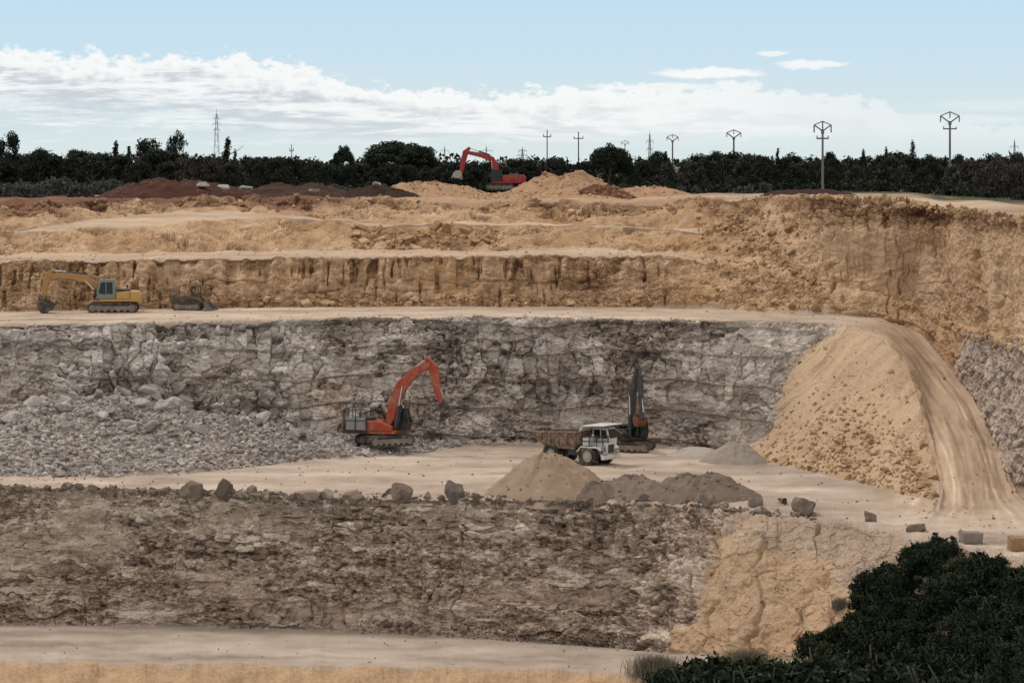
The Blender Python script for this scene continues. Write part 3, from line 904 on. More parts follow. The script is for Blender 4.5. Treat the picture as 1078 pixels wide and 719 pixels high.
# two sawn blocks beside the thicket
def cut_block(px, py, w, h_, d, rz, mat, label):
    g = ground(px, py, ('B', 'C'))
    s = g.y / F
    bm = bmesh.new()
    bmesh.ops.create_cube(bm, size=1.0)
    bmesh.ops.scale(bm, vec=(w * s, d, h_ * s), verts=bm.verts)
    bmesh.ops.subdivide_edges(bm, edges=bm.edges, cuts=5, use_grid_fill=True)
    rr = random.Random(px)
    for v in bm.verts:
        n = fbm(np.array([v.co.x * 2]), np.array([v.co.y * 2]), np.array([v.co.z * 2]), 3, px % 50)[0]
        v.co *= 1 + n * .05
        c = min(abs(abs(v.co.x) - w * s / 2) < .05, 1) + min(abs(abs(v.co.y) - d / 2) < .05, 1) + min(abs(abs(v.co.z) - h_ * s / 2) < .05, 1)
        if c >= 2:
            v.co *= rr.uniform(.93, .99)
    me = bpy.data.meshes.new('stone_block')
    bm.to_mesh(me)
    bm.free()
    o = link('stone_block', me, mat)
    o.location = g + Vector((0, 0, h_ * s * .42))
    o.rotation_euler = (.03, .04, rz)
    return tag(o, label, 'stone block')


cut_block(1022, 572, 22, 13, 1.1, .25, MR['stone'], 'pale cut stone block lying on the floor above the thicket')
cut_block(1073, 579, 22, 15, 1.2, .12, MR['ochre'], 'ochre cut stone block at the very right beside the thicket')

# pale waste stones on the red soil heap behind the crest
for i, (px, py, w, h_, Y, lb) in enumerate((
        (213, 194.5, 13, 5, 385, 'pale stone lying highest on the red soil heap, left of the others'),
        (236, 198, 14, 6, 384, 'pale lump of limestone in the middle of the red soil heap'),
        (258, 198.5, 17, 5, 384, 'long pale slab at the right end of the red soil heap'),
        (333, 201, 12, 4, 388, 'flat pale stone alone on the dark soil before the scrub'),
        (396, 195, 11, 6, 402, 'pale rounded stone at the left end of the sandy spoil heap'))):
    s = Y / F
    q = P(px, py + h_ * .5, Y)
    rock_obj('pale_stone', q, (w * s, w * s * .7, h_ * s * 1.1), MR['grey'], 640 + i, lb, rz=.2, tilt=.1, sink=.05, cat='stone')


# ---- scattered individual rocks and, for the uncountable rest, rubble masses
def pick(rg, pxa, pxb, ra, rb, n, fn=None):
    """n random grid points with px in pxa..pxb and row coordinate in ra..rb"""
    res = []
    rr0, rr1 = np.searchsorted(rowv, ra), np.searchsorted(rowv, rb)
    while len(res) < n:
        c = int(rg.integers(np.searchsorted(cols, pxa), np.searchsorted(cols, pxb)))
        k = int(rg.integers(rr0, max(rr1, rr0 + 1)))
        if fn and rg.random() > fn(cols[c], rowv[k]):
            continue
        res.append(G1[k, c])
    return np.array(res)


def scatter(zone, n_big, big, n_small, small, mk, label, group, args, seed, flat_=.75, name='rock'):
    rg = np.random.default_rng(seed)
    fn = args[4] if len(args) > 4 else None
    for k, q in enumerate(pick(rg, *args[:4], n_big, fn)):
        s = rg.uniform(*big) ** 1.0
        d = (s * rg.uniform(.9, 1.4), s * rg.uniform(.7, 1.1), s * flat_ * rg.uniform(.7, 1.1))
        rock_obj(name, q, d, MR[mk], int(rg.integers(0, 9999)), label, group, sink=.25, tilt=.6)
    if n_small:
        q = pick(rg, *args[:4], n_small, fn)
        V, Fc, T = [], [], []
        off = 0
        for k in range(n_small):
            v, f = SMALL[int(rg.integers(0, len(SMALL)))]
            s = small[0] + (small[1] - small[0]) * rg.random() ** 2.4
            a, b_, c_ = rg.uniform(0, 6.28), rg.uniform(-.7, .7), rg.uniform(-.7, .7)
            R = np.array(Matrix.Rotation(a, 3, 'Z') @ Matrix.Rotation(b_, 3, 'X') @ Matrix.Rotation(c_, 3, 'Y'))
            w = (v * np.array([rg.uniform(.8, 1.4), rg.uniform(.7, 1.1), rg.uniform(.5, .9)]) * s * .55) @ R.T
            V.append(w + q[k] + np.array([0, 0, s * .14]))
            Fc.append(f + off)
            T.append(np.full(len(v), rg.random()))
            off += len(v)
        me = mesh_np('rubble', np.concatenate(V), np.concatenate(Fc), False, {'tone': np.concatenate(T)})
        o = link('rubble', me, MRS[mk])
        tag(o, zone, 'rubble', None, 'stuff')


def w_left(px, rv):      # the blast pile: large stones high up on the left
    top = SI['D'] - .03
    return 1.0 if px < 300 else max(0.0, 1 - (px - 300) / 230)


scatter('grey blast rubble heaped at the foot of the grey face', 90, (.7, 1.7), 0, None, 'grey',
        'angular grey block in the upper part of the blast rubble left of the excavator', 'large blocks high on the blast rubble',
        (-60, 330, SI['D'] - .5, SI['D'] + .12, w_left), 11)
scatter('grey blast rubble heaped at the foot of the grey face', 60, (.55, 1.0), 10500, (.14, .75), 'grey',
        'pale grey stone on the lower blast rubble left of the excavator', 'stones on the lower blast rubble',
        (-200, 520, SI['C'] + .0, SI['D'] - .05, w_left), 12)
scatter('brown broken stone lying along the edge of the quarry floor', 110, (.40, 1.0), 2200, (.12, .5), 'brown',
        'small brown stone in the row along the edge of the quarry floor', 'small stones along the floor edge',
        (-60, 860, SI['B'] - .02, SI['B'] + .08, lambda p, r: 1.0 if p < 300 else .45 if p < 560 or p > 640 else .7), 13, name='stone')
scatter('broken stones fallen to the toe of the front face', 12, (.4, .8), 700, (.1, .36), 'brown',
        'brown stone fallen to the toe of the front rock face beside the track', 'stones at the toe of the front face',
        (380, 700, SI['A2'] - .05, SI['A2'] + .08), 14, name='stone')
scatter('ochre stones strewn along the foot of the lower ochre face', 40, (.55, 1.15), 1500, (.15, .55), 'ochre',
        'ochre block at the foot of the lower ochre face behind the haul road', 'blocks at the foot of the ochre face',
        (228, 700, SI['F'] + .01, SI['F'] + .22), 15, name='block')
scatter('ochre rubble heaped against the upper ochre face', 60, (.8, 1.6), 700, (.2, .8), 'ochre',
        'ochre block in the heap of broken stone on the upper bench', 'blocks heaped on the upper bench',
        (372, 530, SI['H'] + .06, SI['I'] - .1, lambda p, r: 1.0 if p < 470 else .55), 16, name='block')
scatter('ochre rubble on the collapsed slope beside the tall face', 48, (.55, 1.25), 1500, (.15, .6), 'ochre',
        'ochre block on the collapsed slope left of the tall ochre face', 'blocks on the collapsed slope',
        (735, 868, SI['F'] + .1, SI['J'] - .1, lambda p, r: .35 + .65 * math.exp(-((p - (735 + (SI['J'] - r) / 5 * 150)) / 22) ** 2)), 17, name='block')
scatter('ochre stones rolled to the toe of the ramp slope', 34, (.4, .95), 1900, (.12, .5), 'ochre',
        'ochre block on the loose slope under the ramp', 'blocks at the toe of the ramp slope',
        (800, 985, SI['C'] + .0, SI['C'] + 1.7, lambda p, r: max(.05, (1 - (r - SI['C']) * .75)) * (.25 + math.exp(-((p - 895) / 55) ** 2))), 18, name='block')
scatter('ochre rubble on the ledge between the ramp and the tall face', 20, (.5, 1.0), 900, (.12, .5), 'ochre',
        'ochre block on the ledge between the ramp and the tall ochre face', 'blocks on the ledge above the ramp',
        (940, 1100, SI['G'] - .14, SI['G'] + .4), 19, name='block')
scatter('earth clods along the top of the tall ochre face', 22, (.5, 1.1), 1100, (.12, .5), 'ochre',
        'ochre clod on the top edge of the tall face below the trees', 'clods on the top edge of the tall face',
        (770, 1100, SI['J'] - .12, SI['J'] + .06), 20, name='clod')
scatter('reddish broken stone along the crest of the quarry', 24, (.6, 1.2), 700, (.2, .6), 'ochre',
        'reddish stone on the crest of the quarry below the soil heaps', 'stones on the crest of the quarry',
        (-40, 720, SI['J'] - .6, SI['J'] + .03), 21, name='stone')
scatter('stones strewn over the sandy slope at the front', 10, (.3, .6), 260, (.08, .3), 'ochre',
        'stone on the sandy slope between the front face and the thicket', 'stones on the front sandy slope',
        (700, 880, SI['A2'] + .0, SI['B'] - .02), 22, name='stone')


scatter('small stones strewn over the quarry floor', 0, None, 520, (.06, .28), 'brown', '', '', (-100, 1100, SI['B'] + .1, SI['C'] - .02), 23)
scatter('small stones strewn along the lower track', 0, None, 170, (.05, .2), 'brown', '', '', (-100, 860, SI['A1'] + .05, SI['A2'] - .02, lambda p, r: .25 + .75 * (abs(r - SI['A1'] - .5) * 2) ** 3), 24)
scatter('small stones strewn along the haul road', 0, None, 380, (.06, .28), 'ochre', '', '', (-100, 1070, SI['E'] + .03, SI['F'] - .03, lambda p, r: .2 + .8 * (abs(r - SI['E'] - .5) * 2) ** 3), 25)
scatter('small stones strewn along the upper bench', 0, None, 250, (.1, .35), 'ochre', '', '', (-100, 760, SI['G'] + .03, SI['H'] + .1), 26)


# ------------------------------------------------------------------ heaps of loose material
def heap_mat(name, lo, mid, hi, scale=.9):
    return rock_mat(name, lo, mid, hi, False, scale)


def heap(name, px, Y, half_w, half_d, h_, mat, label, cat, seed, skew=0.0, lumpy=.12, power=1.15, base=None, ripple=0.0):
    """a tipped heap: a noisy cone on the ground it lies on"""
    n_r, n_a = 46, 120
    rr = (np.linspace(0, 1, n_r)) ** .9
    aa = np.linspace(0, 2 * math.pi, n_a, endpoint=False)
    R_, A_ = np.meshgrid(rr, aa, indexing='ij')
    x, y = R_ * np.cos(A_), R_ * np.sin(A_)
    edge_ = 1 + .12 * fbm(np.cos(A_) * 1.6 + seed, np.sin(A_) * 1.6, A_ * 0, 3, seed)
    zz = np.clip(1 - R_, 0, 1) ** power
    zz = zz * (1 - .35 * np.exp(-(R_ / .16) ** 2))
    nn = fbm(x * 3.2 + seed, y * 3.2, zz * 0, 4, seed + 5)
    n2 = fbm(x * 11 + seed, y * 11, zz * 0, 3, seed + 8)
    fall = fbm(A_ * 5 + seed, R_ * 1.2, zz * 0, 3, seed + 9)
    zz = zz + (nn * lumpy + n2 * lumpy * .3 + fall * ripple) * (np.clip(1 - R_, 0, 1) * 2.2).clip(0, 1)
    wx = x * half_w * edge_ + skew * half_w * np.clip(zz, 0, 1)
    wy = y * half_d * edge_
    wz = zz * h_ - R_ ** 6 * .5
    V = np.stack([wx, wy, wz], -1).reshape(-1, 3)
    ii = np.arange(n_r * n_a).reshape(n_r, n_a)
    f = np.stack([ii[:-1], ii[1:], np.roll(ii[1:], -1, 1), np.roll(ii[:-1], -1, 1)], -1).reshape(-1, 4)
    me = mesh_np(name, V, f, True)
    o = link(name, me, mat)
    g = base if base is not None else floor_at(px, Y)
    o.location = g
    return tag(o, label, cat)


M_TAN = heap_mat('tan_gravel', (.23, .165, .115), (.34, .255, .185), (.44, .345, .26))
M_DKGR = heap_mat('dark_gravel', (.095, .070, .055), (.160, .122, .098), (.235, .188, .155))
M_GRGR = heap_mat('grey_gravel', (.23, .195, .165), (.33, .285, .245), (.43, .38, .33))
M_SAND = heap_mat('sandy_spoil', (.14, .078, .043), (.315, .192, .115), (.47, .315, .205), .7)
M_RUSTY = heap_mat('rusty_spoil', (.075, .034, .022), (.19, .095, .06), (.36, .21, .14), .9)
M_REDS = heap_mat('red_soil', (.018, .008, .006), (.040, .017, .012), (.085, .038, .025), .5)
M_DARKS = heap_mat('dark_soil', (.018, .011, .008), (.038, .022, .016), (.075, .045, .032), .5)

heap('gravel_heap', 577, 237.6, 6.0, 6.2, 4.25, M_TAN, 'tan gravel heap, the tallest, in front of the white dump truck', 'gravel heap', 31, lumpy=.09, power=1.05, ripple=.06)
heap('gravel_heap', 668, 235.6, 4.7, 4.9, 2.0, M_DKGR, 'dark gravel heap on the floor edge, between the tan heap and the widest dark heap', 'gravel heap', 32, lumpy=.16, power=.95, ripple=.08)
heap('gravel_heap', 737, 235.2, 5.3, 5.2, 2.15, M_DKGR, 'widest dark grey gravel heap, ending at the pale slab on the floor edge', 'gravel heap', 33, lumpy=.17, power=.8, ripple=.08)
heap('gravel_heap', 629, 235.4, 3.8, 4.6, 1.55, M_DKGR, 'low dark gravel heap against the right foot of the tan heap', 'gravel heap', 36, lumpy=.18, power=.9, ripple=.08)
heap('gravel_heap', 773, 262, 3.7, 3.6, 2.35, M_GRGR, 'pointed grey gravel cone at the foot of the ramp slope', 'gravel heap', 34, lumpy=.09, power=1.2, ripple=.06)
heap('gravel_heap', 733, 268, 3.4, 3.2, 1.0, M_GRGR, 'low grey gravel spread behind the pointed gravel cone', 'gravel heap', 35, lumpy=.08)


def pheap(name, px, Y, hw_px, hd, top_py, mat, label, seed, **k):
    g = plateau(px, Y)
    hh = (CAMZ - (top_py - HY) * Y / F) - g.z
    return heap(name, px, Y, hw_px * Y / F, hd, max(.6, hh) * 1.1, mat, label, 'spoil heap', seed, base=g - Vector((0, 0, .1)), **k)


pheap('spoil_heap', 188, 392, 92, 12, 188, M_REDS, 'long red soil heap before the dark scrub on the left', 41, power=.6, lumpy=.22, ripple=.10)
pheap('spoil_heap', 312, 398, 74, 10, 192.5, M_DARKS, 'low brown soil heap right of the pale slabs', 42, power=.7, lumpy=.22, ripple=.10)
pheap('spoil_heap', 400, 392, 52, 8, 196, M_DARKS, 'blackish soil heap below the umbrella pine', 43, power=.7, lumpy=.3, ripple=.12)
pheap('spoil_heap', 448, 408, 78, 10, 192.5, M_SAND, 'flat sandy heap under the bucket of the red excavator', 44, power=.7, lumpy=.3, ripple=.15)
pheap('spoil_heap', 598, 398, 84, 14, 181, M_SAND, 'highest sandy spoil heap, right of the red excavator on the plateau', 45, power=1.25, lumpy=.2, skew=-.05, ripple=.2)
pheap('spoil_heap', 634, 388, 36, 6, 194, M_RUSTY, 'rusty red rubble heap on the flank of the highest sandy heap', 46, power=.85, lumpy=.2, ripple=.1)
pheap('spoil_heap', 672, 396, 66, 9, 196, M_SAND, 'low sandy heap trailing off to the right of the rusty rubble', 47, power=.85, lumpy=.3, ripple=.15)
pheap('spoil_heap', 560, 384, 110, 8, 203.5, M_SAND, 'low sandy bank in front of the red excavator', 48, power=.7, lumpy=.34, ripple=.15)
pheap('spoil_heap', 852, 345, 58, 8, 198.5, M_REDS, 'red soil heap at the foot of the lone delta-topped pole', 49, power=.7, lumpy=.2, ripple=.1)


def heap_rubble(name_, px, Y, hw_px, n, size, mk, seed, top=None):
    rg = np.random.default_rng(seed)
    o = [q for q in COL.objects if q.name.startswith(name_[0]) and abs(q.location.y - Y) < .5 and abs(q.location.x - (px - CX) * Y / F) < .6]
    if not o:
        return
    me = o[0].data
    a = np.empty(len(me.vertices) * 3, np.float32)
    me.vertices.foreach_get('co', a)
    a = a.reshape(-1, 3) + np.array(o[0].location)
    V, Fc, T, off = [], [], [], 0
    for k in range(n):
        q = a[int(rg.integers(0, len(a)))]
        v, f = SMALL[int(rg.integers(0, len(SMALL)))]
        s = size[0] + (size[1] - size[0]) * rg.random() ** 2
        R = np.array(Matrix.Rotation(rg.uniform(0, 6.28), 3, 'Z') @ Matrix.Rotation(rg.uniform(-.7, .7), 3, 'X'))
        V.append((v * np.array([rg.uniform(.8, 1.4), rg.uniform(.7, 1.1), rg.uniform(.5, .9)]) * s * .55) @ R.T + q)
        Fc.append(f + off)
        T.append(np.full(len(v), rg.random()))
        off += len(v)
    me = mesh_np('rubble', np.concatenate(V), np.concatenate(Fc), False, {'tone': np.concatenate(T)})
    tag(link('rubble', me, MRS[mk]), name_[1], 'rubble', None, 'stuff')


MRS['rust'] = rock_mat('rusty_rubble', (.075, .034, .022), (.22, .115, .072), (.42, .26, .18), use_tone=True)
heap_rubble(('spoil_heap', 'rusty broken stone on the flank of the highest sandy heap'), 634, 388, 36, 420, (.25, 1.1), 'rust', 71)
heap_rubble(('spoil_heap', 'broken ochre stone over the highest sandy heap'), 598, 398, 84, 700, (.15, .7), 'ochre', 72)
heap_rubble(('spoil_heap', 'broken ochre stone over the sandy bank before the red excavator'), 560, 384, 110, 900, (.15, .75), 'ochre', 73)
heap_rubble(('spoil_heap', 'broken ochre stone over the flat sandy heap'), 448, 408, 78, 500, (.15, .7), 'ochre', 74)
heap_rubble(('spoil_heap', 'broken stone over the low sandy heap on the right'), 672, 396, 66, 400, (.15, .7), 'ochre', 75)
heap_rubble(('spoil_heap', 'reddish stone over the long red soil heap'), 188, 392, 92, 420, (.12, .5), 'rust', 79)
heap_rubble(('gravel_heap', 'coarse stones fallen out of the widest dark heap'), 737, 235.2, 66, 260, (.06, .4), 'brown', 76)
heap_rubble(('gravel_heap', 'coarse stones fallen out of the tan heap'), 577, 237.6, 66, 220, (.06, .3), 'brown', 77)
heap_rubble(('gravel_heap', 'coarse stones fallen out of the middle dark heap'), 668, 235.6, 66, 200, (.06, .45), 'brown', 78)


# ------------------------------------------------------------------ machines: mesh helpers
def new_bm():
    return bmesh.new()


def bm_box(bm, c, s, bev=.03, rot=None):
    g = bmesh.ops.create_cube(bm, size=1.0)
    vs = g['verts']
    bmesh.ops.scale(bm, vec=s, verts=vs)
    if bev:
        es = list({e for v in vs for e in v.link_edges})
        r = bmesh.ops.bevel(bm, geom=es, offset=min(bev, min(s) * .3), segments=1, affect='EDGES')
        vs = list({v for f in r['faces'] for v in f.verts} | {v for v in vs if v.is_valid})
    if rot is not None:
        bmesh.ops.rotate(bm, cent=(0, 0, 0), matrix=rot, verts=vs)
    bmesh.ops.translate(bm, vec=c, verts=vs)
    return vs


def bm_prism(bm, pts, y0, y1, bev=0.0, taper=None):
    """closed outline in the x-z plane, thick from y0 to y1"""
    a = [bm.verts.new((x, y0, z)) for x, z in pts]
    b = [bm.verts.new((x, y1, z)) for x, z in pts]
    fs = [bm.faces.new(a[::-1]), bm.faces.new(b)]
    n = len(pts)
    for i in range(n):
        fs.append(bm.faces.new((a[i], a[(i + 1) % n], b[(i + 1) % n], b[i])))
    bmesh.ops.recalc_face_normals(bm, faces=fs)
    if bev:
        es = [e for e in {e for f in fs for e in f.edges}]
        bmesh.ops.bevel(bm, geom=es, offset=bev, segments=1, affect='EDGES')


def bm_tube(bm, p, q, r, seg=8, r2=None):
    p, q = Vector(p), Vector(q)
    d = q - p
    L = d.length
    g = bmesh.ops.create_cone(bm, cap_ends=True, segments=seg, radius1=r, radius2=r if r2 is None else r2, depth=L)
    M = d.to_track_quat('Z', 'Y').to_matrix().to_4x4()
    M.translation = (p + q) / 2
    bmesh.ops.transform(bm, matrix=M, verts=g['verts'])
    return g['verts']


def done(bm, name, mat, parent, smooth=False):
    me = bpy.data.meshes.new(name)
    bmesh.ops.recalc_face_normals(bm, faces=bm.faces)
    bm.to_mesh(me)
    bm.free()
    if smooth:
        for p in me.polygons:
            p.use_smooth = True
    return link(name, me, mat, parent)


def bar(name, pts, wid, mat, parent, thick, y=0.0):
    """boom or arm: a box section following points, thick = depth at every point"""
    n = len(pts)
    up, lo = [], []
    for i, (x, z) in enumerate(pts):
        a = pts[max(i - 1, 0)]
        b = pts[min(i + 1, n - 1)]
        t = Vector((b[0] - a[0], b[1] - a[1])).normalized()
        nn = Vector((-t.y, t.x)) * thick[i] * .5
        up.append((x + nn.x, z + nn.y))
        lo.append((x - nn.x, z - nn.y))
    bm = new_bm()
    bm_prism(bm, up + lo[::-1], y - wid / 2, y + wid / 2, .04)
    for i in (0, n - 1):
        bm_tube(bm, (pts[i][0], y - wid / 2 - .08, pts[i][1]), (pts[i][0], y + wid / 2 + .08, pts[i][1]), thick[i] * .42, 12)
    return done(bm, name, mat, parent)


M_STEEL = simple_mat('worn_steel', (.16, .155, .15), .5, .6, (.30, .24, .18), .5)
M_CHROME = simple_mat('cylinder_rod', (.62, .62, .62), .25, .9)
M_TRACK = simple_mat('track_steel', (.045, .042, .04), .7, .2, (.28, .22, .17), .55, 2.5)
M_TRACKF = simple_mat('dusty_track_frame', (.20, .165, .14), .85, 0, (.34, .28, .22), .6)
M_GLASS = simple_mat('dark_glass', (.012, .016, .018), .06)
M_BLACK = simple_mat('black_paint', (.018, .018, .02), .45, 0, (.12, .10, .08), .35)
M_DKGREY = simple_mat('dark_grey_paint', (.045, .047, .05), .5, 0, (.16, .13, .10), .35)
M_RED = simple_mat('orange_red_paint', (.34, .042, .018), .5, 0, (.30, .17, .10), .75, 1.3)
M_CRIM = simple_mat('crimson_paint', (.36, .022, .02), .45, 0, (.28, .14, .10), .65, 1.3)
M_YEL = simple_mat('yellow_paint', (.50, .27, .06), .5, 0, (.38, .26, .15), .75, 1.4)
M_CABGR = simple_mat('grey_green_cab_paint', (.16, .20, .19), .5, 0, (.25, .22, .17), .3)
M_LGREY = simple_mat('pale_grey_panel', (.26, .25, .24), .6, 0, (.20, .16, .13), .4)
M_DUSTY = simple_mat('dusty_machine_paint', (.095, .07, .045), .85, 0, (.24, .17, .105), .6, 2.5)
M_YELD = simple_mat('dusty_yellow_boom', (.36, .20, .065), .65, 0, (.30, .19, .10), .75, 1.2)
M_RUSTB = simple_mat('rusty_brown_steel', (.15, .066, .034), .75, .1, (.20, .10, .06), .5)
M_WHITE = simple_mat('white_paint', (.62, .63, .61), .45, 0, (.44, .37, .29), .7, 1.4)
M_DUMP = simple_mat('rusty_dump_body', (.15, .088, .062), .75, .1, (.36, .28, .215), .75, 2.2)
M_RUBBER = simple_mat('tyre_rubber', (.022, .021, .020), .85, 0, (.24, .19, .15), .7)
M_RIM = simple_mat('dusty_rim', (.40, .36, .31), .7, 0, (.5, .42, .34), .5)
M_RAIL = simple_mat('handrail_black', (.03, .03, .032), .5)


def track(parent, y, L, Hh, wdt, mat=None):
    """crawler: shoe belt with cleats, frame and rollers"""
    bm = new_bm()
    r = Hh / 2
    n = 12
    out_ = []
    for i in range(n + 1):
        a = math.pi / 2 - math.pi * i / n
        out_.append((L / 2 - r + r * math.cos(a), r + r * math.sin(a)))
    for i in range(n + 1):
        a = -math.pi / 2 - math.pi * i / n
        out_.append((-L / 2 + r + r * math.cos(a), r + r * math.sin(a)))
    inn = []
    k = .16
    for x, z in out_:
        cx = max(min(x, L / 2 - r), -L / 2 + r)
        v = Vector((x - cx, z - r))
        v = v * ((r - k) / max(v.length, 1e-6))
        inn.append((cx + v.x, r + v.y))
    m = len(out_)
    ring = []
    for (x, z), (u, w) in zip(out_, inn):
        ring.append([bm.verts.new((x, y - wdt / 2, z)), bm.verts.new((x, y + wdt / 2, z)), bm.verts.new((u, y + wdt / 2, w)), bm.verts.new((u, y - wdt / 2, w))])
    for i in range(m):
        a, b = ring[i], ring[(i + 1) % m]
        for j in range(4):
            bm.faces.new((a[j], b[j], b[(j + 1) % 4], a[(j + 1) % 4]))
    # cleats
    per = [0.0]
    cl = out_ + [out_[0]]
    for i in range(m):
        per.append(per[-1] + math.dist(cl[i], cl[i + 1]))
    tot = per[-1]
    nc = int(tot / .21)
    for j in range(nc):
        s = tot * j / nc
        i = max(0, np.searchsorted(per, s, 'right') - 1)
        i = min(i, m - 1)
        t = (s - per[i]) / max(per[i + 1] - per[i], 1e-6)
        x = cl[i][0] + (cl[i + 1][0] - cl[i][0]) * t
        z = cl[i][1] + (cl[i + 1][1] - cl[i][1]) * t
        ang = math.atan2(cl[i + 1][1] - cl[i][1], cl[i + 1][0] - cl[i][0])
        bm_box(bm, (x, y, z), (.05, wdt, .07), 0, Matrix.Rotation(-ang, 3, 'Y'))
    t_ = done(bm, 'track', mat or M_TRACK, parent)
    bm = new_bm()
    bm_box(bm, (0, y, r), (L - Hh * .9, wdt * .72, Hh * .48), .06)
    for j in range(7):
        x = -L / 2 + r + (L - 2 * r) * j / 6
        bm_tube(bm, (x, y - wdt * .42, r * (.62 if 0 < j < 6 else 1)), (x, y + wdt * .42, r * (.62 if 0 < j < 6 else 1)), r * (.36 if 0 < j < 6 else .70), 12)
    done(bm, 'track_frame', M_TRACKF, t_)
    return t_


def cylinder(parent, a, b, y, r, f=.55):
    """hydraulic ram: barrel and polished rod"""
    a, b = Vector((a[0], y, a[1])), Vector((b[0], y, b[1]))
    m = a.lerp(b, f)
    bm = new_bm()
    bm_tube(bm, a, m, r, 10)
    o = done(bm, 'cylinder', M_DKGREY, parent)
    bm = new_bm()
    bm_tube(bm, m, b, r * .5, 8)
    done(bm, 'rod', M_CHROME, o)
    return o


def bucket(parent, hinge, size, ang, wid, mat, teeth=True, y=0.0):
    """open scoop hanging from its hinge; ang turns it"""
    pr = [(0.0, 0.0), (.42, -.10), (.62, -.42), (.55, -.80), (.22, -1.02), (-.22, -1.0), (-.52, -.78)]
    th = .05
    c, s = math.cos(ang), math.sin(ang)
    T = lambda p: (hinge[0] + size * (p[0] * c - p[1] * s), hinge[1] + size * (p[0] * s + p[1] * c))
    bm = new_bm()
    n = len(pr)
    # shell
    inner = [(p[0] * .88 - .03, p[1] * .9 - .03) for p in pr]
    bm_prism(bm, [T(p) for p in pr] + [T(p) for p in inner[::-1]], y - wid / 2, y + wid / 2, 0)
    side = [T(p) for p in pr] + [T((-.42, -.45))]
    bm_prism(bm, side, y - wid / 2 - .06, y - wid / 2 - .004, 0)
    bm_prism(bm, side, y + wid / 2 + .004, y + wid / 2 + .06, 0)
    if teeth:
        for j in range(4):
            yy = y - wid / 2 + wid * (j + .5) / 4
            p0, p1 = T(pr[-1]), T((-.74, -.60))
            bm_tube(bm, (p0[0], yy, p0[1]), (p1[0], yy, p1[1]), .09 * size, 6, .03 * size)
    for dy in (-.2, .2):
        q = T((.12, .06))
        bm_box(bm, (q[0], y + dy * wid, q[1]), (.35 * size, .06, .35 * size), .01)
    return done(bm, 'bucket', mat, parent)


def rails(parent, pts, h_, name='handrail'):
    bm = new_bm()
    for i, (x, y, z) in enumerate(pts):
        bm_tube(bm, (x, y, z), (x, y, z + h_), .045, 6)
    for k in (.5, 1.0):
        for a, b in zip(pts[:-1], pts[1:]):
            bm_tube(bm, (a[0], a[1], a[2] + h_ * k), (b[0], b[1], b[2] + h_ * k), .04, 6)
    return done(bm, name, M_RAIL, parent)


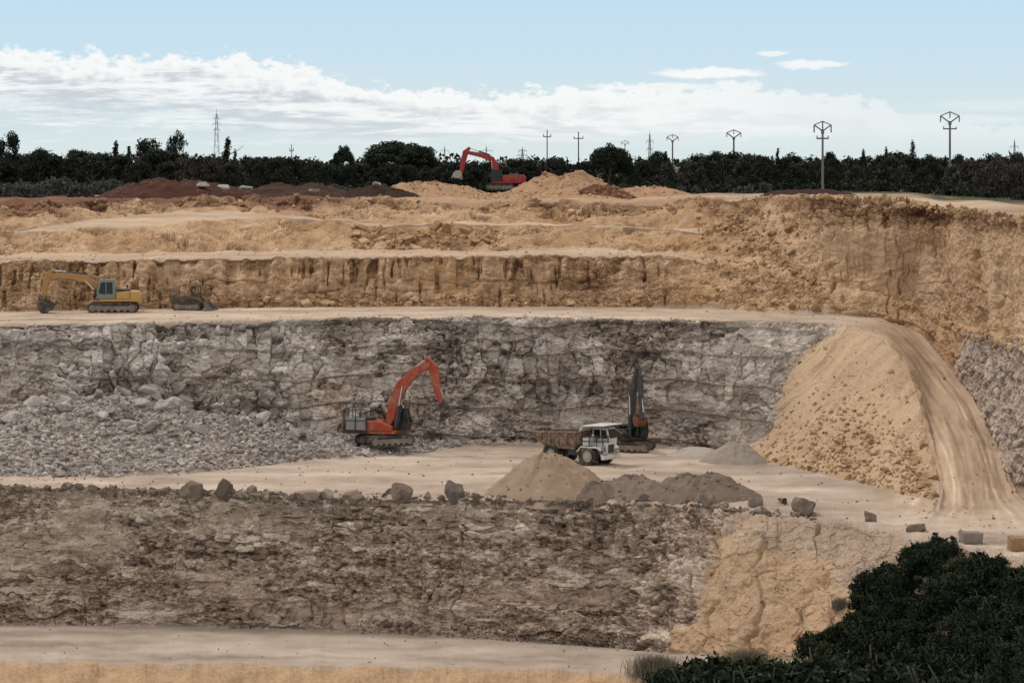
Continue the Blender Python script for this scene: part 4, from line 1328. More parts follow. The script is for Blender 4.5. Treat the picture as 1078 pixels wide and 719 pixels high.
def excavator(name, loc, yaw_track, yaw_top, label, c_body, c_boom, c_cab, boom, boom_th, stick, stick_th, bk, cab_h=1.75, L=4.7, gauge=2.7,
              tail=3.0, hood=1.15, railing=False, c_bucket=None, top_z=1.12, wdt=.62, shoe=1.02, c_tail=None, cab_dx=0.0, bw=.62):
    root = empty(name, loc, 0.0, label, 'excavator')
    und = Matrix.Rotation(yaw_track, 4, 'Z')
    top = Matrix.Rotation(yaw_top, 4, 'Z')
    tr = [track(root, s * gauge / 2, L, shoe, wdt) for s in (-1, 1)]
    bm = new_bm()
    bm_box(bm, (0, 0, .62), (2.2, gauge - wdt, .42), .05)
    bm_tube(bm, (0, 0, .8), (0, 0, top_z), .75, 20)
    cb = done(bm, 'undercarriage', M_TRACKF, root)
    for o in tr + [cb]:
        o.matrix_local = und
    parts = []
    bm = new_bm()      # revolving deck with side boxes
    bm_box(bm, (-tail / 2 + .55, 0, top_z + .16), (tail + 1.5, 2.55, .30), .05)
    bm_prism(bm, [(-tail + .75, top_z + .3), (1.0, top_z + .3), (1.0, top_z + .72), (-.2, top_z + hood - .1), (-tail + .75, top_z + hood)], -1.3, -.48, .05)
    bm_prism(bm, [(-tail + .75, top_z + .3), (-.35, top_z + .3), (-.35, top_z + hood - .12), (-tail + .75, top_z + hood)], .46, 1.3, .05)
    bm_box(bm, (-tail * .5 + .25, 0, top_z + .3 + hood * .32), (tail * .75, .94, hood * .62), .05)
    body = done(bm, 'upper_body', c_body, root)
    parts.append(body)
    bm = new_bm()
    bm_prism(bm, [(-tail - .35, top_z + .12), (-tail + .73, top_z + .02), (-tail + .73, top_z + hood + .02), (-tail - .15, top_z + hood - .02), (-tail - .45, top_z + hood * .6)], -1.28, 1.28, .09)
    parts.append(done(bm, 'counterweight', c_tail or c_body, root))
    bm = new_bm()
    bm_box(bm, (-tail + 1.5, .1, top_z + hood + .1), (1.5, 1.5, .22), .05)
    bm_tube(bm, (-tail + 1.1, -.75, top_z + hood - .05), (-tail + 1.1, -.75, top_z + hood + .55), .08, 10)
    bm_box(bm, (-tail + 2.0, -.55, top_z + hood + .13), (.5, .4, .28), .04)
    parts.append(done(bm, 'engine_hood', M_DKGREY, root))
    # cab on the left side of the machine
    z0 = top_z + .31
    cd = cab_dx
    cabp = [(cd - .28, z0), (cd + 1.45, z0), (cd + 1.62, z0 + .62), (cd + 1.30, z0 + cab_h), (cd - .22, z0 + cab_h), (cd - .30, z0 + .4)]
    bm = new_bm()
    bm_prism(bm, cabp, .46, 1.30, .05)
    bm_box(bm, (cd + .52, .88, z0 + cab_h + .05), (1.5, .8, .08), .02)
    cab_ = done(bm, 'cab', c_cab, root)
    parts.append(cab_)
    def win(pts, y0, y1):
        bm2 = new_bm()
        bm_prism(bm2, [(x_ + cd, z_) for x_, z_ in pts], y0, y1, 0)
        done(bm2, 'window', M_GLASS, cab_)
    sidew = [(.0, z0 + .52), (.62, z0 + .52), (.62, z0 + cab_h - .16), (.02, z0 + cab_h - .16)]
    frontw = [(.72, z0 + .45), (1.44, z0 + .60), (1.18, z0 + cab_h - .16), (.72, z0 + cab_h - .16)]
    for w in (sidew, frontw):
        win(w, 1.304, 1.325)
        win(w, .435, .456)
    bm2 = new_bm()
    fx = lambda z: cd + 1.62 + (1.30 - 1.62) * (z - .62) / (cab_h - .62)
    bm_prism(bm2, [(fx(.70) + .005, z0 + .70), (fx(.70) + .03, z0 + .70), (fx(cab_h - .14) + .03, z0 + cab_h - .14), (fx(cab_h - .14) + .005, z0 + cab_h - .14)], .55, 1.21)
    done(bm2, 'windscreen', M_GLASS, cab_)
    # boom, arm, bucket
    bo = bar('boom', boom, bw, c_boom, root, boom_th)
    ar = bar('arm', stick, bw * .74, c_boom, root, stick_th)
    parts += [bo, ar]
    hb = new_bm()
    for yy in (-.16, .0, .16):
        for (p, q, tp_, tq) in zip(boom[1:-1], boom[2:], boom_th[1:-1], boom_th[2:]):
            bm_tube(hb, (p[0], yy, p[1] + tp_ * .56), (q[0], yy, q[1] + tq * .60), .035, 5)
        bm_tube(hb, (boom[-1][0], yy, boom[-1][1] + boom_th[-1] * .6), (stick[1][0] + .1, yy, stick[1][1] + .25), .035, 5)
    parts.append(done(hb, 'hose', M_BLACK, root))
    mid = boom[len(boom) // 2]
    parts.append(cylinder(root, (boom[0][0] + .55, boom[0][1] - .75), (mid[0] + .1, mid[1] - .1), -.42, .13))
    parts.append(cylinder(root, (boom[0][0] + .55, boom[0][1] - .75), (mid[0] + .1, mid[1] - .1), .42, .13))
    tp = boom[-1]
    m2 = Vector(mid).lerp(Vector(tp), .12)
    dirb = (Vector(tp) - Vector(mid)).normalized()
    nb = Vector((-dirb.y, dirb.x))
    if nb.y < 0:
        nb = -nb
    parts.append(cylinder(root, tuple(m2 + nb * (boom_th[len(boom) // 2] * .62)), tuple(Vector(stick[0])), 0, .13))
    s0, s1 = Vector(stick[0]), Vector(stick[-1])
    ds = (s1 - s0).normalized()
    ns = Vector((-ds.y, ds.x))
    if ns.x < 0:
        ns = -ns
    parts.append(cylinder(root, tuple(s0.lerp(s1, .22) + ns * .42), tuple(s0.lerp(s1, .90) + ns * .36), 0, .11))
    parts.append(bucket(root, stick[-1], bk[0], bk[1], bk[2], c_bucket or M_STEEL))
    if railing:
        zt = top_z + hood
        zq = top_z + .28
        parts.append(rails(root, [(-tail + 2.0, -1.52, zq), (-tail + .85, -1.52, zq), (-tail - .3, -1.52, zq), (-tail - .5, -.5, zq), (-tail - .5, .6, zq), (-tail - .3, 1.4, zq), (-tail + 1.5, 1.4, zq)], 2.0))
        bm = new_bm()
        bm_box(bm, (-tail + .85, -1.40, top_z + .95), (1.9, .08, 1.15), .02)
        parts.append(done(bm, 'side_panel', M_LGREY, root))
        bm = new_bm()
        bm_box(bm, (-tail + .85, -1.44, top_z + .20), (2.5, .34, .12), .02)
        parts.append(done(bm, 'walkway', M_BLACK, root))
    for o in parts:
        o.matrix_local = top
    return root


def on_floor(px, py, a, b):
    return ground(px, py, (a, b))


R_ = math.radians
# the red excavator on the blast rubble
g = P(405, 467, 270.5)
excavator('excavator', g - Vector((0, 0, .15)), R_(30), R_(-14),
          'orange-red excavator with raised boom and black cab working on the blast rubble', M_RED, M_RED, M_BLACK,
          [(.55, 2.35), (.95, 4.0), (1.75, 5.75), (3.0, 7.0), (4.35, 7.75)], [.70, 1.0, 1.10, .82, .62],
          [(4.15, 8.25), (4.75, 7.55), (5.15, 5.6), (5.55, 4.15)], [.40, .92, .70, .40], (.85, R_(10), .9), cab_h=1.95, hood=1.30, railing=True, L=4.7, tail=3.3,
          c_bucket=M_TRACK, c_tail=M_DKGREY, top_z=1.15, cab_dx=.75)

# the yellow excavator parked on the haul road
g = P(119.5, 329, 290.5)
excavator('excavator', g, R_(182), R_(184),
          'yellow excavator with grey cab parked on the haul road, boom stretched to the left', M_YEL, M_YELD, M_CABGR,
          [(.35, 1.9), (1.6, 2.7), (2.75, 3.4), (4.4, 3.75), (6.3, 3.8)], [.55, .72, .80, .60, .42],
          [(6.15, 4.3), (6.6, 3.85), (6.95, 2.6), (7.1, 1.45)], [.36, .70, .52, .34], (1.45, R_(-25), 1.2), cab_h=1.85, hood=1.10, L=5.0, tail=2.45, c_bucket=M_TRACK)

# the red excavator on the plateau
g = plateau(527, 428)
g.z = P(527, 200.5, 428).z
ex3 = excavator('excavator', g, R_(176), R_(178),
          'crimson excavator with long arm standing among the sandy heaps on the plateau', M_CRIM, M_CRIM, M_BLACK,
          [(.6, 2.4), (.75, 3.7), (1.35, 4.9), (3.0, 5.55), (5.3, 6.0)], [.60, .85, .95, .70, .5],
          [(5.0, 6.75), (5.6, 6.1), (6.1, 3.9), (6.5, 1.9)], [.42, .95, .72, .40], (1.35, R_(140), 1.1), cab_h=1.7, L=4.5, tail=3.6, hood=1.35, c_bucket=M_RIM)

ex3.scale = (.94, .94, .94)
# the dark excavator behind the dump truck
g = P(662, 475, 272.5)
excavator('excavator', g, R_(-14), R_(-62),
          'black excavator with folded upright boom behind the white dump truck', M_BLACK, M_DKGREY, M_BLACK,
          [(.4, 2.3), (.6, 4.0), (.75, 5.4), (1.2, 6.8), (1.75, 8.0)], [.5, .66, .70, .56, .40],
          [(1.55, 8.2), (2.1, 7.3), (2.3, 5.2), (2.45, 3.4)], [.34, .66, .5, .34], (1.0, R_(-60), .8), cab_h=1.8, L=4.6, tail=2.9, c_bucket=M_RUSTB, bw=.46)


# ------------------------------------------------------------------ the dump truck
def wheel(parent, x, y, r, wdt, out_side):
    bm = new_bm()
    prof = [(r * .56, -wdt / 2), (r * .86, -wdt / 2), (r * .97, -wdt * .40), (r, -wdt * .25), (r, wdt * .25), (r * .97, wdt * .40), (r * .86, wdt / 2), (r * .56, wdt / 2)]
    n = 32
    rings = []
    for i in range(n):
        a = 2 * math.pi * i / n
        rings.append([bm.verts.new((x + q * math.cos(a), y + w, r + q * math.sin(a))) for q, w in prof])
    for i in range(n):
        A, B = rings[i], rings[(i + 1) % n]
        for j in range(len(prof)):
            bm.faces.new((A[j], B[j], B[(j + 1) % len(prof)], A[(j + 1) % len(prof)]))
    for i in range(24):
        a = 2 * math.pi * i / 24
        bm_box(bm, (x + r * math.cos(a), y, r + r * math.sin(a)), (.05, wdt * .7, .10), 0, Matrix.Rotation(-a, 3, 'Y'))
    w_ = done(bm, 'wheel', M_RUBBER, parent)
    bm = new_bm()
    bm_tube(bm, (x, y - wdt * .32, r), (x, y + wdt * .32, r), r * .57, 24)
    bm_tube(bm, (x, y + out_side * wdt * .30, r), (x, y + out_side * wdt * .46, r), r * .26, 16)
    for i in range(8):
        a = 2 * math.pi * i / 8
        bm_tube(bm, (x + r * .42 * math.cos(a), y + out_side * wdt * .3, r + r * .42 * math.sin(a)), (x + r * .42 * math.cos(a), y + out_side * wdt * .36, r + r * .42 * math.sin(a)), .04, 6)
    done(bm, 'rim', M_RIM, w_)
    return w_


g = P(609, 488.5, 261.5)
truck = empty('dump_truck', g, 0, 'white dump truck with dusty brown tipping body on the quarry floor', 'dump truck')
tp = []
RW = .95
for x, y in ((1.95, -1.3), (1.95, 1.3), (-2.0, -1.22), (-2.0, 1.22)):
    tp.append(wheel(truck, x, y, RW, .62 if x > 0 else .95, 1 if y > 0 else -1))
bm = new_bm()
for s in (-1, 1):
    bm_box(bm, (-.1, s * .5, 1.2), (6.6, .28, .42), .03)
bm_tube(bm, (1.95, -1.1, RW), (1.95, 1.1, RW), .16, 10)
bm_tube(bm, (-2.0, -1.0, RW), (-2.0, 1.0, RW), .24, 10)
bm_box(bm, (-2.0, 0, RW), (.8, .8, .7), .1)
bm_box(bm, (.2, -.95, 1.25), (1.2, .5, .6), .05)
tp.append(done(bm, 'chassis', M_DKGREY, truck))
# tipping body: V floor, ribbed sides, canopy over the cab
bm = new_bm()
side = [(-3.85, 2.45), (-2.5, 1.78), (.55, 1.68), (1.15, 2.1), (1.15, 3.10), (-3.95, 2.85)]
bm_prism(bm, side, -1.66, -1.56, .015)
bm_prism(bm, side, 1.56, 1.66, .015)
bm_prism(bm, [(-4.05, 2.45), (-2.55, 1.56), (.55, 1.50), (1.12, 2.05), (1.12, 2.17), (.50, 1.63), (-2.5, 1.72), (-4.0, 2.60)], -1.558, 1.558, 0)
bm_box(bm, (1.2, 0, 2.62), (.10, 3.1, 1.1), .02)
bd = done(bm, 'dump_body', M_DUMP, truck)
tp.append(bd)
for s in (-1, 1):
    for x in (-3.0, -2.05, -1.1, -.15, .75):
        bm = new_bm()
        zt_ = 2.88 + (x + 3.9) / 5.05 * .18
        zb_ = 1.80 + max(0, -2.5 - x) * .62
        bm_prism(bm, [(x - .10, zb_), (x + .10, zb_), (x + .10, zt_), (x - .10, zt_)], s * 1.663 if s > 0 else -1.80, 1.80 if s > 0 else -1.663, .02)
        done(bm, 'rib', M_DUMP, bd)
    bm = new_bm()
    bm_prism(bm, [(-3.92, 2.78), (1.2, 3.03), (1.2, 3.19), (-3.92, 2.94)], s * 1.60 - .16, s * 1.60 + .16, .02)
    done(bm, 'top_rail', M_DUMP, bd)
bm = new_bm()
bm_prism(bm, [(1.17, 3.16), (1.5, 3.62), (3.75, 3.74), (3.75, 3.84), (1.45, 3.74), (1.05, 3.25)], -1.55, 1.55, .02)
tp.append(done(bm, 'canopy', M_WHITE, truck))
# front: platform, fenders, hood with grille, bumper
bm = new_bm()
bm_prism(bm, [(1.28, 1.72), (3.05, 1.72), (3.35, 1.52), (3.42, 1.58), (3.1, 1.86), (1.28, 1.86)], -1.62, -.72, .02)
bm_prism(bm, [(1.28, 1.72), (3.05, 1.72), (3.35, 1.52), (3.42, 1.58), (3.1, 1.86), (1.28, 1.86)], .72, 1.62, .02)
bm_prism(bm, [(.80, 1.35), (.95, 1.30), (1.28, 1.72), (1.28, 1.86)], -1.62, -.72, .02)
bm_prism(bm, [(.80, 1.35), (.95, 1.30), (1.28, 1.72), (1.28, 1.86)], .72, 1.62, .02)
tp.append(done(bm, 'fender', M_WHITE, truck))
bm = new_bm()
bm_box(bm, (2.55, 0, 1.62), (2.0, 1.40, 1.02), .06)
hd = done(bm, 'hood', M_WHITE, truck)
tp.append(hd)
bm = new_bm()
bm_box(bm, (3.57, 0, 1.62), (.05, .95, .78), .01)
for k in range(6):
    bm_box(bm, (3.605, 0, 1.32 + k * .12), (.03, .9, .04), 0)
done(bm, 'grille', M_DKGREY, hd)
bm = new_bm()
bm_box(bm, (3.55, 0, .88), (.35, 2.9, .38), .05)
bm_box(bm, (3.35, 0, 1.1), (.3, 2.6, .12), .02)
tp.append(done(bm, 'bumper', M_WHITE, truck))
for s in (-1, 1):
    bm = new_bm()
    bm_tube(bm, (3.66, s * .98, 1.28), (3.74, s * .98, 1.28), .13, 14)
    bm_box(bm, (3.55, s * .98, 1.28), (.22, .42, .34), .03)
    tp.append(done(bm, 'headlight', M_RIM, truck))
# cab on its left side, radiator deck and exhaust on the right
bm = new_bm()
bm_prism(bm, [(1.35, 1.87), (3.2, 1.87), (3.28, 2.45), (3.05, 3.45), (1.45, 3.45)], .1, 1.5, .05)
tcab = done(bm, 'cab', M_WHITE, truck)
tp.append(tcab)
def twin(name, pts, y0, y1):
    b2 = new_bm()
    bm_prism(b2, pts, y0, y1)
    done(b2, name, M_GLASS, tcab)
twin('window', [(1.62, 2.5), (2.3, 2.5), (2.3, 3.28), (1.66, 3.28)], .075, .096)
twin('window', [(2.42, 2.5), (3.1, 2.5), (2.95, 3.28), (2.42, 3.28)], .075, .096)
twin('window', [(1.62, 2.5), (2.3, 2.5), (2.3, 3.28), (1.66, 3.28)], 1.504, 1.525)
twin('window', [(2.42, 2.5), (3.1, 2.5), (2.95, 3.28), (2.42, 3.28)], 1.504, 1.525)
twin('windscreen', [(3.275, 2.52), (3.30, 2.52), (3.125, 3.33), (3.10, 3.33)], .22, 1.38)
bm = new_bm()
bm_box(bm, (1.75, -1.05, 2.25), (.75, .85, .75), .06)
bm_tube(bm, (1.95, -.55, 1.9), (1.95, -.55, 2.9), .12, 12)
tp.append(done(bm, 'air_cleaner', M_WHITE, truck))
tp.append(rails(truck, [(1.35, -1.55, 1.87), (2.2, -1.55, 1.87), (3.0, -1.55, 1.87), (3.25, -.9, 1.87), (3.25, 0.0, 1.87)], .9))
bm = new_bm()
for k in range(4):
    bm_box(bm, (3.42, -.95, .95 + k * .25), (.06, .45, .05), 0)
for dy in (-.24, .24):
    bm_tube(bm, (3.42, -.95 + dy, .8), (3.3, -.95 + dy, 1.9), .03, 6)
tp.append(done(bm, 'ladder', M_RAIL, truck))
for s in (-1, 1):
    bm = new_bm()
    bm_tube(bm, (3.1, s * 1.5, 2.4), (3.2, s * 1.85, 2.7), .025, 6)
    bm_box(bm, (3.2, s * 1.85, 2.75), (.06, .22, .38), .01)
    tp.append(done(bm, 'mirror', M_BLACK, truck))
# load of broken stone settled in the body
for o in tp:
    o.matrix_local = Matrix.Rotation(R_(-35), 4, 'Z')

# ------------------------------------------------------------------ dusty crawler loader by the ochre face
g = P(198.5, 326.5, 293.5)
ld = empty('crawler_loader', g, 0, 'small dust-brown crawler loader parked at the foot of the ochre face', 'crawler loader')
lp = [track(ld, s * .95, 2.9, .85, .45) for s in (-1, 1)]
bm = new_bm()
bm_prism(bm, [(-1.55, .6), (1.2, .6), (1.2, 1.25), (.2, 1.55), (-1.5, 1.55), (-1.7, 1.1)], -.7, .7, .08)
bm_box(bm, (.7, 0, 1.5), (.9, .8, .5), .05)
lp.append(done(bm, 'body', M_DUSTY, ld))
bm = new_bm()
bm_box(bm, (-1.55, 0, 1.25), (.7, 1.5, 1.0), .12)
bm_tube(bm, (-.9, -.3, 1.5), (-.9, -.3, 2.15), .06, 8)
lp.append(done(bm, 'engine_hood', M_DUSTY, ld))
bm = new_bm()
for x in (.55, 1.15):
    for y in (-.55, .55):
        bm_tube(bm, (x, y, 1.3), (x, y, 2.45), .05, 6)
bm_box(bm, (.85, 0, 2.5), (.95, 1.35, .10), .03)
lp.append(done(bm, 'roll_cage', M_TRACK, ld))
bm = new_bm()
bm_box(bm, (.55, 0, 1.75), (.5, .55, .12), .03)
bm_box(bm, (.34, 0, 2.0), (.12, .55, .5), .03)
lp.append(done(bm, 'seat', M_BLACK, ld))
for s in (-1, 1):
    bm = new_bm()
    bm_prism(bm, [(.1, 1.35), (1.2, 1.35), (2.0, .65), (2.0, .4), (1.1, 1.1), (.1, 1.15)], s * .82 - .07, s * .82 + .07, .01)
    lp.append(done(bm, 'lift_arm', M_DUSTY, ld))
bm = new_bm()
bm_prism(bm, [(1.85, .95), (1.95, 1.0), (1.98, .35), (2.15, .12), (2.95, .05), (2.95, .0), (2.1, .0), (1.88, .3)], -1.15, 1.15, 0)
for s in (-1, 1):
    bm_prism(bm, [(1.95, .95), (2.9, .06), (2.1, .04), (1.93, .3)], s * 1.17 - .015, s * 1.17 + .015, 0)
lp.append(done(bm, 'bucket', M_STEEL, ld))
for o in lp:
    o.matrix_local = Matrix.Rotation(R_(-6), 4, 'Z')


# ------------------------------------------------------------------ vegetation
def leaf_mat(name, a, b, scale=.35):
    m = bpy.data.materials.new(name)
    m.use_nodes = True
    m.node_tree.nodes.clear()
    N = NT(m.node_tree)
    o = N.new('ShaderNodeOutputMaterial')
    bs = N.new('ShaderNodeBsdfPrincipled')
    bs.inputs['Roughness'].default_value = .75
    bs.inputs['Specular IOR Level'].default_value = .15
    N.l.new(bs.outputs[0], o.inputs[0])
    co = N.new('ShaderNodeTexCoord').outputs['Object']
    rn = N.new('ShaderNodeObjectInfo').outputs['Random']
    t = N.math('ADD', N.math('MULTIPLY', N.attr('tone'), .55), N.math('ADD', N.math('MULTIPLY', rn, .35), N.math('MULTIPLY_ADD', N.noise(co, scale, 3), .6, -.3)))
    N.l.new(N.mix(N.math('MULTIPLY', t, 1.0, clamp=True), a, b), bs.inputs['Base Color'])
    return m


ML_DARK = leaf_mat('dark_evergreen_leaves', (.008, .012, .008), (.030, .036, .022))
ML_PINE = leaf_mat('pine_needles', (.010, .017, .010), (.028, .040, .020))
ML_GREY = leaf_mat('grey_scrub_leaves', (.045, .050, .042), (.105, .110, .098))
ML_BARE = leaf_mat('bare_grey_twigs', (.030, .026, .023), (.075, .066, .058))
ML_BUSH = leaf_mat('thicket_leaves', (.004, .008, .004), (.024, .038, .015))
ML_BUSHL = leaf_mat('paler_thicket_leaves', (.028, .038, .016), (.070, .080, .034))
ML_DRY = leaf_mat('dry_grass_blades', (.14, .115, .085), (.30, .255, .195))
ML_WEED = leaf_mat('dark_weed_leaves', (.02, .025, .014), (.06, .06, .03))
M_BARK = simple_mat('bark', (.075, .058, .045), .9, 0, (.13, .11, .09), .5)


def clumps_mesh(name, clumps, leaf, seed, per=None, aspect=1.6, updown=0.0):
    """foliage: many small faces spread through the volume of every clump (centre, radii)"""
    rg = np.random.default_rng(seed)
    V, T = [], []
    for (c, rad) in clumps:
        rad = np.array(rad, float)
        n = per if per else int(60 * (rad[0] * rad[1] * rad[2]) ** (2 / 3) / leaf ** 2 * .16) + 12
        d = rg.normal(size=(n, 3))
        d /= np.linalg.norm(d, axis=1, keepdims=True)
        rr = rg.uniform(.25, 1.0, (n, 1)) ** .45
        rr *= 1 + .22 * rg.normal(size=(n, 1))
        p = np.array(c) + d * rr * rad
        nn = d + rg.normal(size=(n, 3)) * .8
        nn /= np.linalg.norm(nn, axis=1, keepdims=True)
        t = np.cross(nn, rg.normal(size=(n, 3)))
        t[:, 2] *= 1 + updown
        t /= np.linalg.norm(t, axis=1, keepdims=True)
        b = np.cross(nn, t)
        s = leaf * rg.uniform(.55, 1.3, (n, 1))
        q = np.stack([p - t * s * aspect * .5, p + b * s * .45, p + t * s * aspect * .5, p - b * s * .45], 1)
        V.append(q.reshape(-1, 3))
        T.append(np.repeat(np.clip(rg.random() * .6 + rg.random(n) * .5, 0, 1), 4))
    V = np.concatenate(V)
    return mesh_np(name, V, np.arange(len(V)).reshape(-1, 4), False, {'tone': np.concatenate(T)})


def trunk_mesh(name, h, r, limbs, seed, lean=0.0, spread=1.0):
    rr = random.Random(seed)
    bm = new_bm()
    pts = [Vector((0, 0, -.3))]
    for k in range(1, 5):
        pts.append(Vector((lean * h * k / 4 + rr.uniform(-.05, .05) * h, rr.uniform(-.05, .05) * h, h * k / 4)))
    for k in range(4):
        bm_tube(bm, pts[k], pts[k + 1], r * (1 - .18 * k), 8, r * (1 - .18 * (k + 1)))
    for k in range(limbs):
        a = 6.28 * k / limbs + rr.uniform(-.4, .4)
        b = pts[2 + k % 3]
        L = h * rr.uniform(.35, .7) * spread
        m = b + Vector((math.cos(a) * L * .6, math.sin(a) * L * .6, L * .45))
        e = m + Vector((math.cos(a + .3) * L * .4, math.sin(a + .3) * L * .4, L * .5))
        bm_tube(bm, b, m, r * .45, 6, r * .3)
        bm_tube(bm, m, e, r * .3, 6, r * .12)
    me = bpy.data.meshes.new(name)
    bm.to_mesh(me)
    bm.free()
    me.materials.append(M_BARK)
    return me


def tree_proto(kind, seed):
    """crown and trunk meshes of one tree about 1 x its natural size"""
    rg = np.random.default_rng(seed)
    if kind == 'oak':
        H, Wd = rg.uniform(5.2, 7.0), rg.uniform(2.2, 3.2)
        cl = []
        for k in range(34):
            a, z = rg.uniform(0, 6.28), rg.uniform(0, 1) ** .8
            prof = math.sin(math.pi * min(1, .18 + z * .80)) ** .7
            rr = Wd * prof * rg.uniform(.35, 1.0)
            s = rg.uniform(.45, .95)
            cl.append(((math.cos(a) * rr, math.sin(a) * rr, .7 + z * (H - 1.2)), (s, s, s * .8)))
        crown = clumps_mesh('crown', cl, .21, seed)
        tr = trunk_mesh('trunk', H * .55, .16, 6, seed)
    elif kind == 'cypress':
        H = rg.uniform(6.5, 8.0)
        cl = []
        for k in range(26):
            z = k / 25
            rr = (1 - z) ** .8 * .95
            a = rg.uniform(0, 6.28)
            s = .22 + .42 * (1 - z)
            cl.append(((math.cos(a) * rr * .6, math.sin(a) * rr * .6, .6 + z * (H - .7)), (s, s, s * 1.6)))
        crown = clumps_mesh('crown', cl, .20, seed)
        tr = trunk_mesh('trunk', H * .7, .12, 3, seed, spread=.4)
    elif kind == 'bare':
        H, Wd = rg.uniform(5.0, 6.4), rg.uniform(2.2, 3.0)
        cl = []
        for k in range(30):
            a, z = rg.uniform(0, 6.28), rg.uniform(0, 1)
            rr = Wd * math.sin(math.pi * (.22 + z * .7)) * rg.uniform(.3, 1.0)
            s = rg.uniform(.5, 1.0)
            cl.append(((math.cos(a) * rr, math.sin(a) * rr, .9 + z * (H - 1.4)), (s, s, s)))
        crown = clumps_mesh('crown', cl, .26, seed, None, 3.4, 1.0)
        tr = trunk_mesh('trunk', H * .6, .13, 8, seed)
    elif kind == 'umbrella':
        H, Wd = 7.2, 3.2
        cl = []
        for k in range(90):
            a, q = rg.uniform(0, 6.28), rg.uniform(0, 1) ** .5
            rr = Wd * q
            s = rg.uniform(.5, .9)
            cl.append(((math.cos(a) * rr, math.sin(a) * rr, H - 3.3 + 2.8 * math.sqrt(max(0, 1 - q * q)) * rg.uniform(.3, 1)), (s, s, s * .6)))
        crown = clumps_mesh('crown', cl, .19, seed)
        tr = trunk_mesh('trunk', H - 3.0, .20, 6, seed, spread=.5)
    return crown, tr


PROT = {}
for kind, n, mat in (('oak', 6, ML_DARK), ('cypress', 3, ML_DARK), ('bare', 4, ML_BARE), ('umbrella', 3, ML_PINE)):
    for k in range(n):
        c, t = tree_proto(kind, 900 + k * 7 + len(kind))
        c.materials.append(mat)
        PROT[kind, k] = (c, t)


def tree(kind, k, px, Y, top_py, label, name, cat='tree', group=None, wf=1.0, dz=0.0):
    g = plateau(px, Y)
    H = CAMZ - (top_py - HY) * Y / F - g.z
    crown, tr = PROT[kind, k]
    zs = crown_h(kind, k)
    s = H / zs
    r = empty(name, g + Vector((0, 0, dz)), random.Random(px * 7 + Y).uniform(0, 6.28), label, cat, group)
    r.scale = (s * wf, s * wf, s)
    link('crown', crown, None, r)
    link('trunk', tr, None, r)
    return r


_ch = {}


def crown_h(kind, k):
    if (kind, k) not in _ch:
        me = PROT[kind, k][0]
        a = np.empty(len(me.vertices) * 3, np.float32)
        me.vertices.foreach_get('co', a)
        _ch[kind, k] = float(np.percentile(a.reshape(-1, 3)[:, 2], 99.6))
    return _ch[kind, k]


# single trees that stand out against the sky
tree('umbrella', 0, 421, 446, 150, 'broad domed umbrella pine, the widest crown on the skyline', 'umbrella_pine', wf=1.4)
tree('umbrella', 1, 441, 448, 155.5, 'smaller umbrella pine merging with the right side of the broad dome', 'umbrella_pine', wf=.75)
tree('umbrella', 2, 362, 480, 154.5, 'small umbrella pine on a bare stem, left of the broad domed pine', 'umbrella_pine', wf=.48)
tree('umbrella', 1, 642, 447, 152.5, 'low domed umbrella pine behind the highest sandy heap', 'umbrella_pine', wf=.80)
tree('umbrella', 2, 694, 478, 160, 'flat-topped small umbrella pine near the lattice mast right of the sandy heap', 'umbrella_pine', wf=.6)
tree('oak', 1, 10, 465, 140, 'tall loose-crowned tree at the far left edge of the wood', 'tall_tree', wf=.62)
tree('oak', 3, 186, 468, 138.5, 'tall round-crowned tree standing above the wood on the left', 'tall_tree', wf=.55)
tree('oak', 4, 155, 470, 147, 'broad tree just left of the tall round-crowned one', 'tall_tree', wf=.85)
tree('cypress', 0, 240, 470, 146, 'pointed dark tree beside the pale lattice pylon', 'cypress', wf=1.5)
tree('cypress', 1, 122, 470, 150, 'pointed dark tree at the left end of the broad tree', 'cypress', wf=1.4)
tree('cypress', 1, 961, 462, 149, 'tallest narrow cypress on the right skyline', 'cypress', wf=1.0)
tree('cypress', 2, 819, 466, 157, 'thin spire of a cypress left of the lone delta pole', 'cypress', wf=.9)
tree('cypress', 0, 909, 464, 158.5, 'narrow cypress halfway between the two tallest delta poles', 'cypress', wf=1.2)
tree('cypress', 1, 933, 464, 156, 'narrow cypress next left of the tallest cypress', 'cypress', wf=.9)
tree('oak', 2, 872, 462, 160.5, 'dark rounded tree just behind the lone delta pole', 'tall_tree', wf=.55)

